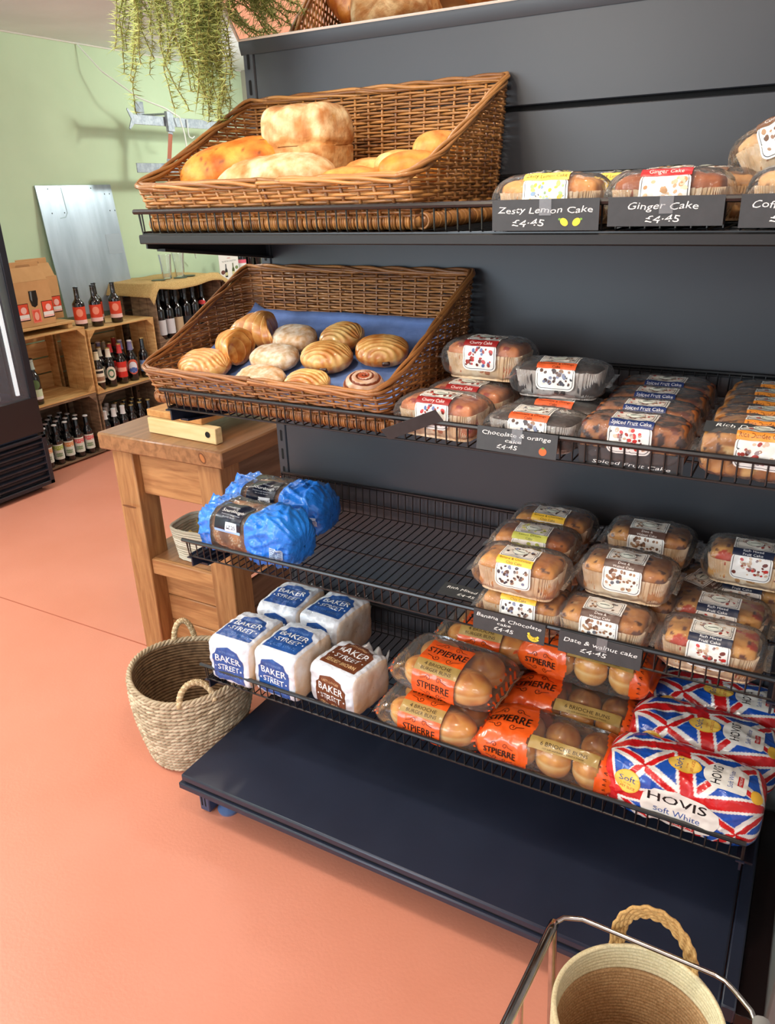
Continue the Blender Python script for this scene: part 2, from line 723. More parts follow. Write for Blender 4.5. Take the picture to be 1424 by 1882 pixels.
M_benchx = mk('workbench_rail_oak', (184, 134, 84), 0.5, c2=(150, 100, 58), scale=7, detail=6, stretch=(.9, 9, 9), bump=0.12, bscale=60, distort=.6)
M_benchtop = mk('workbench_top_oak', (158, 112, 74), 0.34, c2=(126, 86, 54), scale=6, detail=6, stretch=(9, .9, 9), bump=0.1, bscale=60, distort=.6)

# ---------------------------------------------------------------- wooden crates against the green wall
def crate(name, y0, y1, z0, z1, mw, mr, label, group=None, x0=-2.86, x1=-2.50):
    cy = (y0 + y1) / 2
    root = empty('wooden_crate', (x1, cy, z0))
    tag(root, label, 'crate', group)
    W, H, D = y1 - y0, z1 - z0, x1 - x0
    t = 0.010
    mb = MB()       # back boards
    nb = 4
    hb = (H - 0.01) / nb
    for k in range(nb):
        mb.bx(-D, -D + t, -W / 2, W / 2, 0.005 + k * hb + .004, 0.005 + (k + 1) * hb - .004)
    mb.build('back_panel', mr, root)
    for s in (-1, 1):
        mb = MB()
        nb = 5
        db = D / nb
        for k in range(nb):          # upright boards making the crate end
            if k == 1:
                continue
            mb.bx(-D + k * db + .002, -D + (k + 1) * db - .002, s * W / 2 - s * t, s * W / 2, t, H - t)
        mb.build('side_panel', mw, root)
    for (za, zb, nm) in ((0, t, 'bottom_panel'), (H - t, H, 'top_panel')):
        mb = MB()
        for k in range(4):
            mb.bx(-D + k * D / 4 + .003, -D + (k + 1) * D / 4 - .001, -W / 2, W / 2, za, zb)
        mb.build(nm, mr, root)
    for sy in (-1, 1):
        for (zc, sz) in ((t, 1), (H - t, -1)):
            mb = MB()
            a, b = sy * (W / 2 - t), sy * (W / 2 - t - .045)
            mb.prism([(a, zc), (b, zc), (a, zc + sz * .045)], 0, -.014, -.001)
            mb.build('corner_block', mw, root, smooth=20)
    return root


crate('a', 1.055, 1.515, 0.012, 0.372, M_oldpine, M_oldpine, 'greyed bottom wooden crate full of white-labelled bottles beside the fridge')
crate('b', 1.055, 1.515, 0.374, 0.758, M_pine, M_pineh, 'pale pine crate nearly empty, one dark bottle at its left')
crate('c', 1.530, 2.050, 0.012, 0.356, M_oldpine, M_oldpine, 'bottom wooden crate holding small bottles with pale foil caps')
crate('d', 1.530, 2.050, 0.358, 0.735, M_pine, M_pineh, 'pine crate packed with assorted ale bottles, left of the dark wine crate')
crate('e', 2.085, 2.72, 0.560, 0.925, M_oldpine, M_oldpine, 'dark brown crate of wine bottles under a hessian cloth')
crate('f', 2.085, 2.72, 0.012, 0.270, M_oldpine, M_oldpine, 'lowest dark crate under the wine bottle crate')
crate('g', 2.085, 2.72, 0.272, 0.558, M_oldpine, M_oldpine, 'middle dark crate under the wine bottle crate')
crate('h', 0.58, 1.040, 0.374, 0.758, M_oldpine, M_oldpine, 'weathered crate seen through the glass of the fridge')
crate('i', 0.58, 1.040, 0.012, 0.372, M_oldpine, M_oldpine, 'weathered bottom crate behind the fridge grille')

# raised board under the gift boxes
root = empty('display_board', (-2.66, 1.26, 0.759))
tag(root, 'low pine display board under the cardboard gift boxes', 'board')
mb = MB(); mb.bx(-.18, .14, -.30, .21, .028, .042); mb.build('board', M_pineh, root)
for s in (-1, 1):
    mb = MB(); mb.bx(-.18, .13, (-.28 if s < 0 else .17), (-.25 if s < 0 else .20), 0, .028); mb.build('foot_batten', M_pine, root)

# ---------------------------------------------------------------- cardboard bottle gift boxes
M_card = mk('brown_cardboard', (206, 158, 104), 0.8, c2=(198, 150, 96), scale=14)
M_cardin = mk('brown_cardboard_shade', (170, 126, 80), 0.85)
ORANGE_L = flat((226, 74, 40))
PINK_L = flat((246, 196, 184))
WHITE_L = flat((238, 236, 230))


def giftbox(loc, rz, label):
    root = empty('bottle_gift_box', loc, rz)
    tag(root, label, 'gift box')
    W, D, H = .235, .085, .235       # width along local y, front faces +x
    mb = MB()
    mb.bx(-D, 0, -W / 2, W / 2, 0, H, 0)
    # gable towards the handle
    mb.prism([(-D, H), (0, H), (-D * .42, H + .07), (-D * .58, H + .07)], 1, -W / 2 + .012, W / 2 - .012, 0)
    mb.bx(-D * .56, -D * .44, -W / 2 + .02, W / 2 - .02, H + .05, H + .098, 0)
    mb.build('carton', M_card, root, smooth=20)
    M = planar((0.0008, 0, 0), (0, 1, 0), (0, 0, 1))
    d = Decal(M, L=.05)
    for s in (-1, 1):
        d = Decal(M, L=.05)
        d.rect(s * .078 - .036, .035, s * .078 + .036, .125, 0, flat((30, 14, 12), .2))
        d.rect(s * .078 - .033, .068, s * .078 + .033, .122, 1, ORANGE_L)
        d.ell(s * .078 + .004, .09, .018, .018, 2, PINK_L)
        d.rect(s * .078 - .033, .050, s * .078 + .033, .068, 1, WHITE_L)
        d.rect(s * .078 - .033, .040, s * .078 + .033, .050, 1, PINK_L)
        d.build('bottle_window', root)
    d = Decal(M, L=.05)
    d.poly([(-.024, .185), (.024, .185), (.026, .14), (.018, .108), (0, .098), (-.018, .108), (-.026, .14)], 0, flat((40, 34, 30), .08))
    d.poly([(-.017, .182), (-.006, .182), (-.010, .13), (-.018, .14)], 1, flat((120, 128, 130), .1))
    d.build('glass_window', root)
    d = Decal(M, L=.05)
    d.rect(-.026, .018, .026, .088, 0, flat((240, 128, 104)))
    d.rect(-.020, .024, .020, .082, 1, flat((226, 84, 56)))
    d.ell(0, .052, .014, .022, 2, flat((246, 178, 156)))
    d.build('sticker', root)
    Mh = planar((-D * .44 + .001, 0, 0), (0, 1, 0), (0, 0, 1))
    d = Decal(Mh, L=.05)
    d.rrect(-.045, H + .062, .045, H + .082, .009, 0, M_cardin)
    d.build('handle_slot', root)
    return root


giftbox((-2.535, 1.245, 0.802), 0.0, 'front cardboard bottle gift box with orange labels in its windows')
giftbox((-2.665, 1.405, 0.802), 0.0, 'rear cardboard gift box partly behind the front one')

# ---------------------------------------------------------------- bottles
M_dglass = mk('dark_bottle_glass', (20, 10, 7), 0.06, spec=0.7, coat=0.4)
M_bglass = mk('black_bottle_glass', (10, 10, 12), 0.06, spec=0.7, coat=0.4)


def bottle(kind, r, h, glass, cap, bands, capr=.013, neck=None, caph=.007, foil=None):
    """bands: list of (z0, z1, material, halfwidth fraction of the circumference)"""
    root = empty('bottle', (0, 0, -5))
    mb = MB()
    sh = h * .58
    rn = .0140
    prof = [(0, 0), (r * .9, 0), (r, .006), (r, sh)]
    for k in range(1, 7):
        t = k / 6
        prof.append((rn + (r - rn) * (0.5 + 0.5 * math.cos(PI * t)), sh + h * .17 * t))
    prof += [(rn * .95, h * .93), (capr * .95, h * .94), (capr * .95, h - caph)]
    mb.lathe(prof, 20)
    mb.build('glass', glass, root)
    mb = MB()
    mb.lathe([(0, h), (capr * .8, h), (capr * 1.08, h - .002), (capr * 1.15, h - caph), (capr, h - caph)], 20)
    mb.build('cap', cap, root)
    if foil:
        mb = MB()
        mb.lathe([(capr + .0012, h - caph), (capr * 1.02, h * .93), (rn + .0012, h * .80), (rn + .004, h * .76)], 20)
        mb.build('neck_label', foil, root)
    if bands:
        d = Decal(cylmap(r), L=.012)
        for (za, zb, m, fr, ly) in bands:
            wdt = r * PI * fr
            if fr > 0:
                d.rect(-wdt, za, wdt, zb, ly, m)
            else:
                d.ell(0, (za + zb) / 2, r * PI * -fr, (zb - za) / 2, ly, m)
        d.build('label', root)
    return root


def face_camera_rz(x, y):
    return math.atan2(1.2 - x, -(-1.5 - y)) if False else math.atan2((-1.5 - y), (1.2 - x)) + PI / 2


def put_bottles(proto, spots, label, cat, group, jit=.25):
    rnd = random.Random(len(spots) * 7 + len(label))
    for i, (x, y, z) in enumerate(spots):
        o = place(proto, USED, (x, y, z), face_camera_rz(x, y) + rnd.uniform(-jit, jit), label=label, group=group)
        o['category'] = cat


RED = flat((205, 40, 34)); CREAM = flat((232, 224, 200)); GREEN = flat((96, 128, 70)); BLUE = flat((60, 92, 160))
BLK = flat((24, 22, 22)); WHT = flat((240, 240, 236)); GOLD = flat((196, 160, 90)); PALE = flat((214, 222, 206))
CAPB = mk('cap_black', (20, 20, 22), .3); CAPW = mk('cap_white', (222, 222, 220), .3); CAPG = mk('cap_gold', (190, 160, 100), .3, metal=.6)
FOILW = mk('foil_white', (226, 228, 226), .35)

ale = bottle('ale', .034, .235, M_dglass, CAPB, [(.045, .125, flat((214, 66, 34)), .62, 0), (.03, .052, flat((238, 198, 190)), .62, 1), (.07, .115, flat((240, 150, 120)), -.18, 2)])
put_bottles(ale, [(-2.575, 1.560, .736)], 'leftmost orange-labelled ale bottle standing on the crate top beside the gift boxes', 'bottle', None, 0)
put_bottles(ale, [(-2.560, 1.665, .736)], 'middle orange-labelled ale bottle on the crate top, in front of another', 'bottle', None, 0)
put_bottles(ale, [(-2.65, 1.755, .736)], 'orange-labelled ale bottle half hidden behind the middle one', 'bottle', None, 0)
put_bottles(ale, [(-2.560, 1.815, .736)], 'rightmost orange-labelled ale bottle on the crate top by the hessian cloth', 'bottle', None, 0)

cider = bottle('cider', .031, .255, M_bglass, CAPB, [(.045, .085, flat((208, 226, 190)), .5, 0), (.085, .14, flat((90, 122, 74)), -.28, 1), (.03, .045, WHT, .5, 0)], foil=flat((180, 200, 190), .3))
put_bottles(cider, [(-2.555, 1.160, .385)], 'single dark bottle with green label in the nearly empty pine crate', 'bottle', None, 0)

b1 = bottle('stout_cream', .0295, .235, M_dglass, CAPB, [(.045, .125, CREAM, .45, 0), (.055, .08, flat((150, 110, 80)), .35, 1), (.1, .115, BLK, .3, 1)], foil=flat((226, 220, 190), .4))
b2 = bottle('oval', .0295, .235, M_bglass, CAPG, [(.04, .125, CREAM, -.36, 0), (.055, .11, flat((60, 110, 80)), -.22, 1), (.066, .098, flat((226, 214, 190)), -.14, 2)], foil=flat((230, 226, 206), .4))
b3 = bottle('red', .0295, .245, M_dglass, CAPG, [(.04, .135, flat((214, 44, 30)), .45, 0), (.075, .1, flat((246, 170, 150)), .34, 1)], foil=flat((206, 60, 60), .4))
b4 = bottle('blue', .0295, .250, M_bglass, CAPW, [(.04, .135, flat((214, 96, 70)), -.42, 0), (.05, .12, flat((224, 226, 232)), -.3, 1), (.05, .085, flat((70, 100, 170)), -.3, 2)], foil=flat((120, 120, 160), .4))
b5 = bottle('paleblue', .0295, .250, M_bglass, CAPG, [(.04, .11, flat((120, 150, 200)), .5, 0), (.06, .085, WHT, .36, 1)])
xs0 = -2.55
put_bottles(b1, [(xs0, 1.600, .369)], 'cream-labelled stout bottle, front left of the packed ale crate', 'bottle', None, .1)
put_bottles(b2, [(xs0, 1.690, .369)], 'ale bottle with round cream and green label in the packed crate', 'bottle', None, .1)
put_bottles(b3, [(xs0, 1.780, .369)], 'ale bottle with bright red label in the front of the packed crate', 'bottle', None, .1)
put_bottles(b4, [(xs0, 1.868, .369)], 'ale bottle with red, white and blue round label in the packed crate', 'bottle', None, .1)
put_bottles(b5, [(xs0, 1.970, .369)], 'ale bottle with pale blue label at the right of the packed crate', 'bottle', None, .1)
sp = [(xs0 - .075 * k, 1.585 + .085 * j + .02 * (k % 2), .369) for k in range(1, 4) for j in range(5)]
for b, kk in ((b1, 0), (b2, 1), (b3, 2), (b4, 3)):
    put_bottles(b, sp[kk::4], 'dark ale bottle in the rear rows of the packed crate', 'bottle', 'ale bottles behind the front row')

c1 = bottle('craft', .0275, .232, M_bglass, CAPW, [(.03, .118, flat((222, 228, 214)), .5, 0), (.085, .112, flat((226, 150, 90)), .5, 1), (.045, .07, flat((120, 150, 110)), .22, 1)])
c2 = bottle('craft_green', .0275, .232, M_bglass, CAPW, [(.03, .118, flat((222, 228, 214)), .5, 0), (.085, .112, flat((170, 196, 90)), .5, 1), (.045, .07, flat((120, 150, 110)), .22, 1)])
c3 = bottle('craft_pink', .0275, .232, M_bglass, CAPW, [(.03, .118, flat((222, 228, 214)), .5, 0), (.085, .112, flat((226, 110, 110)), .5, 1), (.045, .07, flat((120, 150, 110)), .22, 1)])
z = .023
for i, (b, nm) in enumerate(((c1, 'leftmost, half behind the fridge'), (c2, 'with a green patch'), (c1, 'with an orange patch'), (c3, 'with a pink patch, fourth along'), (c3, 'with a pink patch, at the right end'))):
    put_bottles(b, [(-2.535, 1.135 + .074 * i, z)], 'white-labelled beer bottle, bottom crate front row, ' + nm, 'bottle', None, .1)
sp = [(-2.535 - .068 * k, 1.135 + .07 * j, z) for k in range(1, 4) for j in range(5)]
put_bottles(c1, sp, 'white-capped bottle behind the front row of the bottom crate', 'bottle', 'white-capped bottles behind the front row')

w1 = bottle('mini', .028, .215, M_bglass, FOILW, [], foil=FOILW, capr=.014)
w2 = bottle('mini_gold', .028, .205, M_dglass, CAPG, [(.04, .1, GOLD, .4, 0)], capr=.013)
put_bottles(w1, [(-2.55 - .07 * k, 1.585 + .072 * j, z) for k in range(3) for j in range(3)], 'bottle with pale foil cap in the lower right crate', 'bottle', 'foil-capped bottles in the lower crate')
put_bottles(w2, [(-2.55 - .07 * k, 1.80 + .072 * j, z) for k in range(3) for j in range(3)], 'bottle with dull gold neck in the lower right crate', 'bottle', 'gold-necked bottles in the lower crate')

v1 = bottle('wine_white', .034, .30, M_bglass, CAPB, [(.03, .125, flat((206, 206, 208)), .5, 0)], capr=.0145, caph=.045)
v2 = bottle('wine_buff', .034, .30, M_bglass, CAPB, [(.03, .125, flat((184, 160, 126)), .5, 0)], capr=.0145, caph=.045)
v3 = bottle('wine_dark', .034, .31, M_bglass, CAPB, [(.04, .12, flat((36, 36, 40)), .5, 0)], capr=.0145, caph=.045)
v4 = bottle('wine_red', .034, .30, M_bglass, CAPB, [(.17, .2, flat((220, 70, 70)), -.25, 0)], capr=.0145, caph=.045)
z = .571
put_bottles(v1, [(-2.56, 2.165, z)], 'white-labelled wine bottle at the left of the dark crate', 'bottle', None, .1)
put_bottles(v1, [(-2.56, 2.245, z)], 'white-labelled wine bottle second from the left in the dark crate', 'bottle', None, .1)
put_bottles(v2, [(-2.56, 2.325, z)], 'wine bottle with buff label in the dark crate', 'bottle', None, .1)
put_bottles(v3, [(-2.56, 2.41, z), (-2.56, 2.49, z), (-2.64, 2.20, z), (-2.64, 2.29, z), (-2.64, 2.38, z), (-2.64, 2.47, z), (-2.72, 2.25, z), (-2.72, 2.35, z)],
            'dark-labelled wine bottle in the dark crate', 'bottle', 'dark wine bottles in the crate')
put_bottles(v4, [(-2.58, 2.60, z)], 'wine bottle with small red neck mark at the crate right end', 'bottle', None, .1)

# ---------------------------------------------------------------- hessian cloth, glasses, coasters, leaflet
M_hess = mk('hessian_cloth', (200, 166, 108), 0.95, c2=(176, 142, 86), scale=160, detail=2, bump=0.5, bscale=300)
mb = MB()


def hess(u, v):
    # u across (y), v depth (x)
    y = 2.0 + u * .80
    x = -2.93 + v * .50
    z = .931 + .002 * math.sin(u * 21 + v * 5)
    oy0, oy1, ox = max(0, 2.085 - y), max(0, y - 2.72), max(0, x + 2.497)
    z -= oy0 * .9 + oy1 * .5 + ox * .75
    if oy0:
        y = 2.085 - oy0 * .55
    if ox:
        x = -2.497 + ox * .5
        z += .010 * math.sin(u * 9 + 1) - .004
        if u > .1 and u < .9:
            z += .012
    return (x, y, z)


mb.grid(hess, [i / 40 for i in range(41)], [i / 24 for i in range(25)])
o = mb.build('hessian_cloth', M_hess, smooth=180)
sm = o.modifiers.new('thickness', 'SOLIDIFY'); sm.thickness = .002; sm.offset = 1
tag(o, 'hessian cloth draped over the dark wine crate', 'cloth')

M_glass = film('clear_glass', (235, 245, 240), 0.03, 0.5, 0.04, 0.0, 10)
for (yy, lb) in ((2.34, 'left empty pint glass on the hessian cloth'), (2.46, 'right empty pint glass on the hessian cloth')):
    mb = MB()
    mb.lathe([(0, .004), (.026, .004), (.028, .01), (.034, .09), (.041, .15), (.0425, .15), (.036, .09), (.030, 0), (0, 0)], 28)
    o = mb.build('pint_glass', M_glass, loc=(-2.62, yy, .935))
    tag(o, lb, 'glass')
for (yy, xx, lb) in ((2.24, -2.60, 'dark round coaster left of the pint glasses'), (2.40, -2.56, 'dark round coaster in front of the pint glasses'), (2.52, -2.60, 'dark round coaster right of the pint glasses')):
    mb = MB()
    mb.lathe([(0, 0), (.045, 0), (.045, .003), (0, .003)], 24)
    o = mb.build('coaster', mk('coaster_green', (70, 84, 66), .6), loc=(xx, yy, .9345))
    tag(o, lb, 'coaster')

# side table further right with the leaflet and more bottles
root = empty('storage_box', (-2.72, 3.18, 0))
tag(root, 'plain dark cabinet carrying the wine leaflet beyond the hessian crate', 'cabinet')
mb = MB(); mb.bx(-.2, .2, -.42, .42, 0.0, .86); mb.build('body', M_oldpine, root)
mb = MB(); mb.bx(-.21, .215, -.43, .43, .86, .875); mb.build('top', M_oldpine, root)
d = Decal(planar((0, 0, 0), (0, 1, 0), (.05, 0, 1)), L=.05)
mbp = MB(); mbp.bx(-.004, 0, -.15, .15, 0, .20)
root = empty('leaflet', (-2.53, 2.865, .876), 0.12)
tag(root, 'white printed leaflet showing two wine bottles, behind the wicker basket', 'leaflet')
mb = MB(); mb.bx(-.004, 0, -.120, .120, 0, .178); mb.build('card', flat((232, 230, 222)), root)
d = Decal(planar((0, 0, 0), (0, 1, 0), (0, 0, 1)), L=.05)
d.text('WINERY', 0, .145, .008, 0, flat((200, 60, 60)))
d.text('THE FESTIVE COLLECTION', 0, .125, .009, 0, flat((60, 70, 66)), w=.18)
for s, cc in ((-.045, (30, 34, 40)), (.045, (70, 84, 40))):
    d.poly([(s - .006, .108), (s + .006, .108), (s + .006, .082), (s + .016, .066), (s + .016, .02), (s - .016, .02), (s - .016, .066), (s - .006, .082)], 0, flat(cc))
    d.rect(s - .014, .03, s + .014, .052, 1, flat((214, 206, 150)))
d.ell(-.085, .055, .025, .015, 0, flat((110, 66, 60)))
d.ell(.09, .075, .02, .012, 0, flat((120, 140, 90)))
d.build('print', root)
for i, (yy, lb) in enumerate(((3.11, 'dark wine bottle with pink and white label right of the leaflet'), (3.20, 'second dark wine bottle right of the leaflet'), (3.29, 'dark wine bottle closest to the shelving upright'))):
    b = v4 if i else bottle('wine_pink', .034, .28, M_bglass, CAPB, [(.04, .1, WHT, .5, 0), (.09, .115, flat((230, 100, 120)), .5, 1)], capr=.0145, caph=.04)
    put_bottles(b, [(-2.62, yy, .876)], lb, 'bottle', None, .05)

# ---------------------------------------------------------------- steel sheet leaning on the wall
root = empty('steel_sheet', (-2.87, 1.99, .762))
root.rotation_euler = (0, math.radians(-5.5), 0)
tag(root, 'tall scratched steel sheet leaning on the green wall behind the bottles', 'metal sheet')
mb = MB(); mb.bx(-.003, .003, -.285, .285, 0, .755); mb.build('sheet', M_steel, root)
mb = MB()
for (a, b) in ((-.2, .735), (.22, .70), (.26, .70), (-.21, .60), (-.12, .60), (.235, .60), (.275, .60), (.12, .735)):
    mb.x = Matrix.Translation((.0032, a, b)) @ Matrix.Rotation(PI / 2, 4, 'Y')
    mb.lathe([(0, .0015), (.0035, .001), (.0042, 0)], 10)
mb.build('rivet', mk('rivet_dark', (70, 76, 80), .5, metal=.6), root)
d = Decal(planar((.0034, 0, 0), (0, 1, 0), (0, 0, 1)), L=.2)
d.line([(-.105, .74), (-.10, .60), (-.12, .575), (-.16, .57)], .006, 0, mk('steel_mark', (150, 166, 172), .5, metal=.6))
d.build('worn_mark', root)
d = Decal(planar((.0034, 0, 0), (0, 1, 0), (0, 0, 1)), L=.2)
d.rect(.15, .34, .27, .46, 0, mk('steel_patch', (160, 170, 178), .5, metal=.7))
d.build('worn_mark', root)

# ---------------------------------------------------------------- hook rack and cable on the green wall
root = empty('hook_rack', (-2.95, 2.355, 1.595))
tag(root, 'galvanised wall rack with two bars and a red-brown link on the green wall', 'wall rack')
mb = MB(); mb.bx(0, .006, 0.24, .31, .33, .415); mb.tube([(0, .29, .335), (.27, .29, .328)], .007, 4); mb.build('wall_bracket', M_zinc, root)
mb = MB(); mb.bx(.27, .276, -.06, .85, .250, .305)
mb.build('upper_bar', M_zinc, root)
mb = MB()
mb.prism([(-.06, .25), (-.06, .305), (-.098, .336), (-.104, .328), (-.078, .278), (-.104, .228), (-.098, .220)], 0, .270, .276)
mb.build('forked_end', M_zinc, root)
mb = MB(); mb.bx(.25, .256, -.07, .5, -.02, .035); mb.build('lower_bar', M_zinc, root)
mb = MB(); mb.bx(.278, .30, .205, .262, .22, .335, 0); mb.build('clamp', M_zinc, root)
mb = MB(); mb.tube([(.285, .235, .22), (.275, .20, .05)], .018, 4, 0, up=(1, 0, 0), flat=.35); mb.build('link', mk('rust_red_strap', (168, 92, 62), .6), root)
mb = MB(); mb.tube([(.285, .239, .235), (.285, .233, .205)], .022, 4, 0, up=(1, 0, 0), flat=.4)
mb.tube([(.275, .202, .06), (.268, .20, -.0)], .022, 4, 0, up=(1, 0, 0), flat=.4); mb.build('link_cap', M_zinc, root)
mb = MB()
mb.tube([(.285, .40, .30), (.285, .40, .21), (.285, .405, .196), (.285, .43, .188), (.285, .455, .20)], .004, 6)
mb.build('hook', mk('white_wire', (225, 230, 225), .4), root)

mb = MB()
pts = [(-2.94, 2.19, 2.28), (-2.84, 2.25, 2.14), (-2.72, 2.40, 2.00), (-2.655, 2.56, 1.945), (-2.64, 2.66, 1.90), (-2.64, 2.69, 1.80), (-2.65, 2.71, 1.66), (-2.80, 2.80, 1.2), (-2.9, 2.95, .95)]
q = []
for i in range(len(pts) - 1):
    for k in range(4):
        q.append(Vector(pts[i]).lerp(Vector(pts[i + 1]), k / 4))
mb.tube(q, .0045, 6)
o = mb.build('cable', mk('white_cable', (232, 236, 226), .5))
tag(o, 'thin white cable drooping from the ceiling line over the wall rack', 'cable')

# ---------------------------------------------------------------- drinks fridge at the left edge
root = empty('drinks_fridge', (-2.28, .610, 0))
tag(root, 'black glass-sided drinks fridge with slatted grille at the left edge', 'fridge')
M_led = mk('led_strip', (245, 247, 245), .4)
M_led.node_tree.nodes['Principled BSDF'].inputs['Emission Color'].default_value = (.95, .98, 1, 1)
M_led.node_tree.nodes['Principled BSDF'].inputs['Emission Strength'].default_value = .9
FR = mk('fridge_black', (26, 28, 34), .32, c2=(32, 34, 42), scale=4)
FRB = mk('fridge_dark_panel', (34, 27, 28), .35)
mb = MB(); mb.bx(-.62, -.02, -.6, .345, .03, .30); mb.build('base_box', FR, root)
mb = MB(); mb.bx(-.62, 0, -.6, .35, .315, .50); mb.build('lower_panel', FRB, root)
mb = MB(); mb.bx(-.62, -.03, -.6, .33, .30, .316); mb.build('plinth_gap', mk('bluish_plastic', (80, 88, 110), .4), root)
mb = MB()
mb.bx(-.02, .004, .325, .35, .03, .30)
mb.bx(-.02, .004, -.6, .35, .03, .05)
mb.bx(-.02, .004, -.6, .35, .285, .30)
for k in range(6):
    z0 = .058 + k * .038
    mb.prism([(-.018, z0), (.003, z0 + .012), (.003, z0 + .020), (-.018, z0 + .026)], 1, -.6, .325)
mb.build('grille', FR, root, smooth=20)
mb = MB(); mb.bx(-.58, -.06, -.58, .31, 0, .03); mb.build('foot', FR, root)
mb = MB()
mb.bx(-.055, 0, .315, .35, .50, 1.92)
mb.build('door_frame', FR, root)
mb = MB(); mb.bx(-.62, -.58, .315, .35, .50, 1.92); mb.build('rear_post', FR, root)
mb = MB(); mb.bx(-.62, 0, -.6, .35, 1.92, 2.0); mb.build('top_panel', FR, root)
mb = MB(); mb.bx(-.045, -.03, .262, .278, .52, 1.90)
o = mb.build('light_strip', M_led, root)
mb = MB(); mb.bx(-.05, -.044, .24, .30, .51, 1.90); mb.build('strip_backing', FR, root)
M_fg = film('fridge_glass', (200, 210, 225), 0.04, 0.35, 0.03, 0.0, 5)
mb = MB(); mb.bx(-.012, -.008, -.6, .315, .50, 1.92, ch=0); mb.build('front_glass', M_fg, root)
mb = MB(); mb.bx(-.58, -.055, .33, .334, .50, 1.92, ch=0); mb.build('side_glass', M_fg, root)
mb = MB(); mb.bx(-.60, -.05, -.58, .30, .50, .51); mb.build('shelf', mk('fridge_floor', (50, 58, 84), .4), root)
wb = MB()
wb.lathe([(0, 0), (.03, 0), (.033, .01), (.031, .05), (.034, .09), (.033, .13), (.012, .175), (.012, .195), (0, .195)], 20)
o = wb.build('water_bottle', film('pet_plastic', (225, 230, 245), .25, .8, .1, .4, 40), loc=(-2.36, .775, .511))
tag(o, 'clear plastic bottle standing inside the fridge at the left edge', 'bottle')

# ---------------------------------------------------------------- workbench
root = empty('workbench', (-.41, .30, 0))
tag(root, 'sturdy oiled wooden workbench with lower shelf standing left of the shelving', 'workbench')
bx0, bx1, by0, by1 = -.245, .240, -.335, .40
mb = MB(); mb.bx(bx0, bx1, by0, by1, .728, .780, ch=.005); mb.build('tabletop', M_benchtop, root)
lw = .085
for (lx, ly) in ((bx0 + .03, by0 + .02), (bx1 - .03 - lw, by0 + .02), (bx0 + .03, by1 - .1), (bx1 - .03 - lw, by1 - .1)):
    mb = MB(); mb.bx(lx, lx + lw, ly, ly + lw, 0, .728, ch=.003); mb.build('leg', M_bench, root)
for yy in (by0 + .045, by1 - .08):
    mb = MB(); mb.bx(bx0 + .03 + lw, bx1 - .03 - lw, yy, yy + .03, .585, .728, ch=.003); mb.build('apron', M_benchx, root)
M_benchy = mk('workbench_side_oak', (130, 98, 72), 0.55, c2=(104, 74, 50), scale=7, detail=6, stretch=(9, .9, 9), bump=0.12, bscale=60)
for xx in (bx0 + .05, bx1 - .075):
    mb = MB(); mb.bx(xx, xx + .03, by0 + .02 + lw, by1 - .1, .60, .728, ch=.003); mb.build('apron', M_benchy, root)
mb = MB(); mb.bx(bx0 + .045, bx1 - .045, by0 + .04, by1 - .03, .338, .368, ch=.003); mb.build('lower_shelf', M_benchtop, root)
mb = MB(); mb.bx(bx0 + .03 + lw, bx1 - .03 - lw, by0 + .028, by0 + .05, .315, .368, ch=.003); mb.build('shelf_rail', M_benchx, root)
mb = MB()
for k in range(3):
    mb.bx(bx0 + .03 + lw, bx1 - .03 - lw, by0 + .075, by0 + .09, .03 + k * .095, .03 + (k + 1) * .095 - .002, ch=.003)
mb.build('lower_panel', M_benchx, root)
mb = MB()
for k in range(3):
    mb.bx(bx1 - .07, bx1 - .055, by0 + .105, by1 - .1, .03 + k * .095, .03 + (k + 1) * .095 - .002, ch=.003)
mb.build('side_panel', M_benchy, root)
M = planar((bx1 - .07, by0, .754), (1, 0, 0), (0, 0, 1))
d = Decal(M, L=.05)
d.ell(0, 0, .012, .018, 0, mk('knot_dark', (104, 60, 26), .5), rot=.5)
d.ell(0, 0, .007, .013, 1, mk('knot_mid', (170, 104, 52), .5), rot=.5)
d.build('wood_knot', root)
d = Decal(M, L=.05)
d.ell(bx0 + .09 - bx1 + .07, -.20, .03, .004, 0, mk('knot_dark', (104, 60, 26), .5))
d.build('wood_knot', root)

# timber block thing on the bench
M_pale = mk('pale_sawn_pine', (206, 176, 120), 0.7, c2=(226, 196, 144), scale=9, stretch=(.8, 6, 6), bump=.1, bscale=60)
root = empty('timber_bracket', (-.335, .078, .781), -.06)
tag(root, 'pale pine board screwed to a batten lying on the workbench', 'timber')
mb = MB(); mb.bx(-.16, .115, -.06, -.033, 0, .046, ch=.002); mb.build('batten', M_pale, root)
mb = MB(); mb.bx(-.17, .055, -.050, .32, .047, .068, ch=.002); mb.build('board', mk('knotty_board', (196, 146, 84), .6, c2=(170, 112, 56), scale=8, stretch=(6, .8, 6), bump=.1, bscale=60), root)
mb = MB()
mb.x = Matrix.Translation((.085, -.0608, .026)) @ Matrix.Rotation(PI / 2, 4, 'X')
mb.lathe([(0, 0), (.009, 0), (.009, .001), (0, .001)], 16)
mb.build('drilled_hole', M_hole, root)

mb = MB()
mb.lathe([(0, 0), (.03, 0), (.042, .008), (.040, .014), (0, .018)], 24)
o = mb.build('ceramic_dish', mk('glazed_white', (235, 230, 218), .3), loc=(-.56, .215, .781))
tag(o, 'small white dish on the workbench below the wicker basket', 'dish')

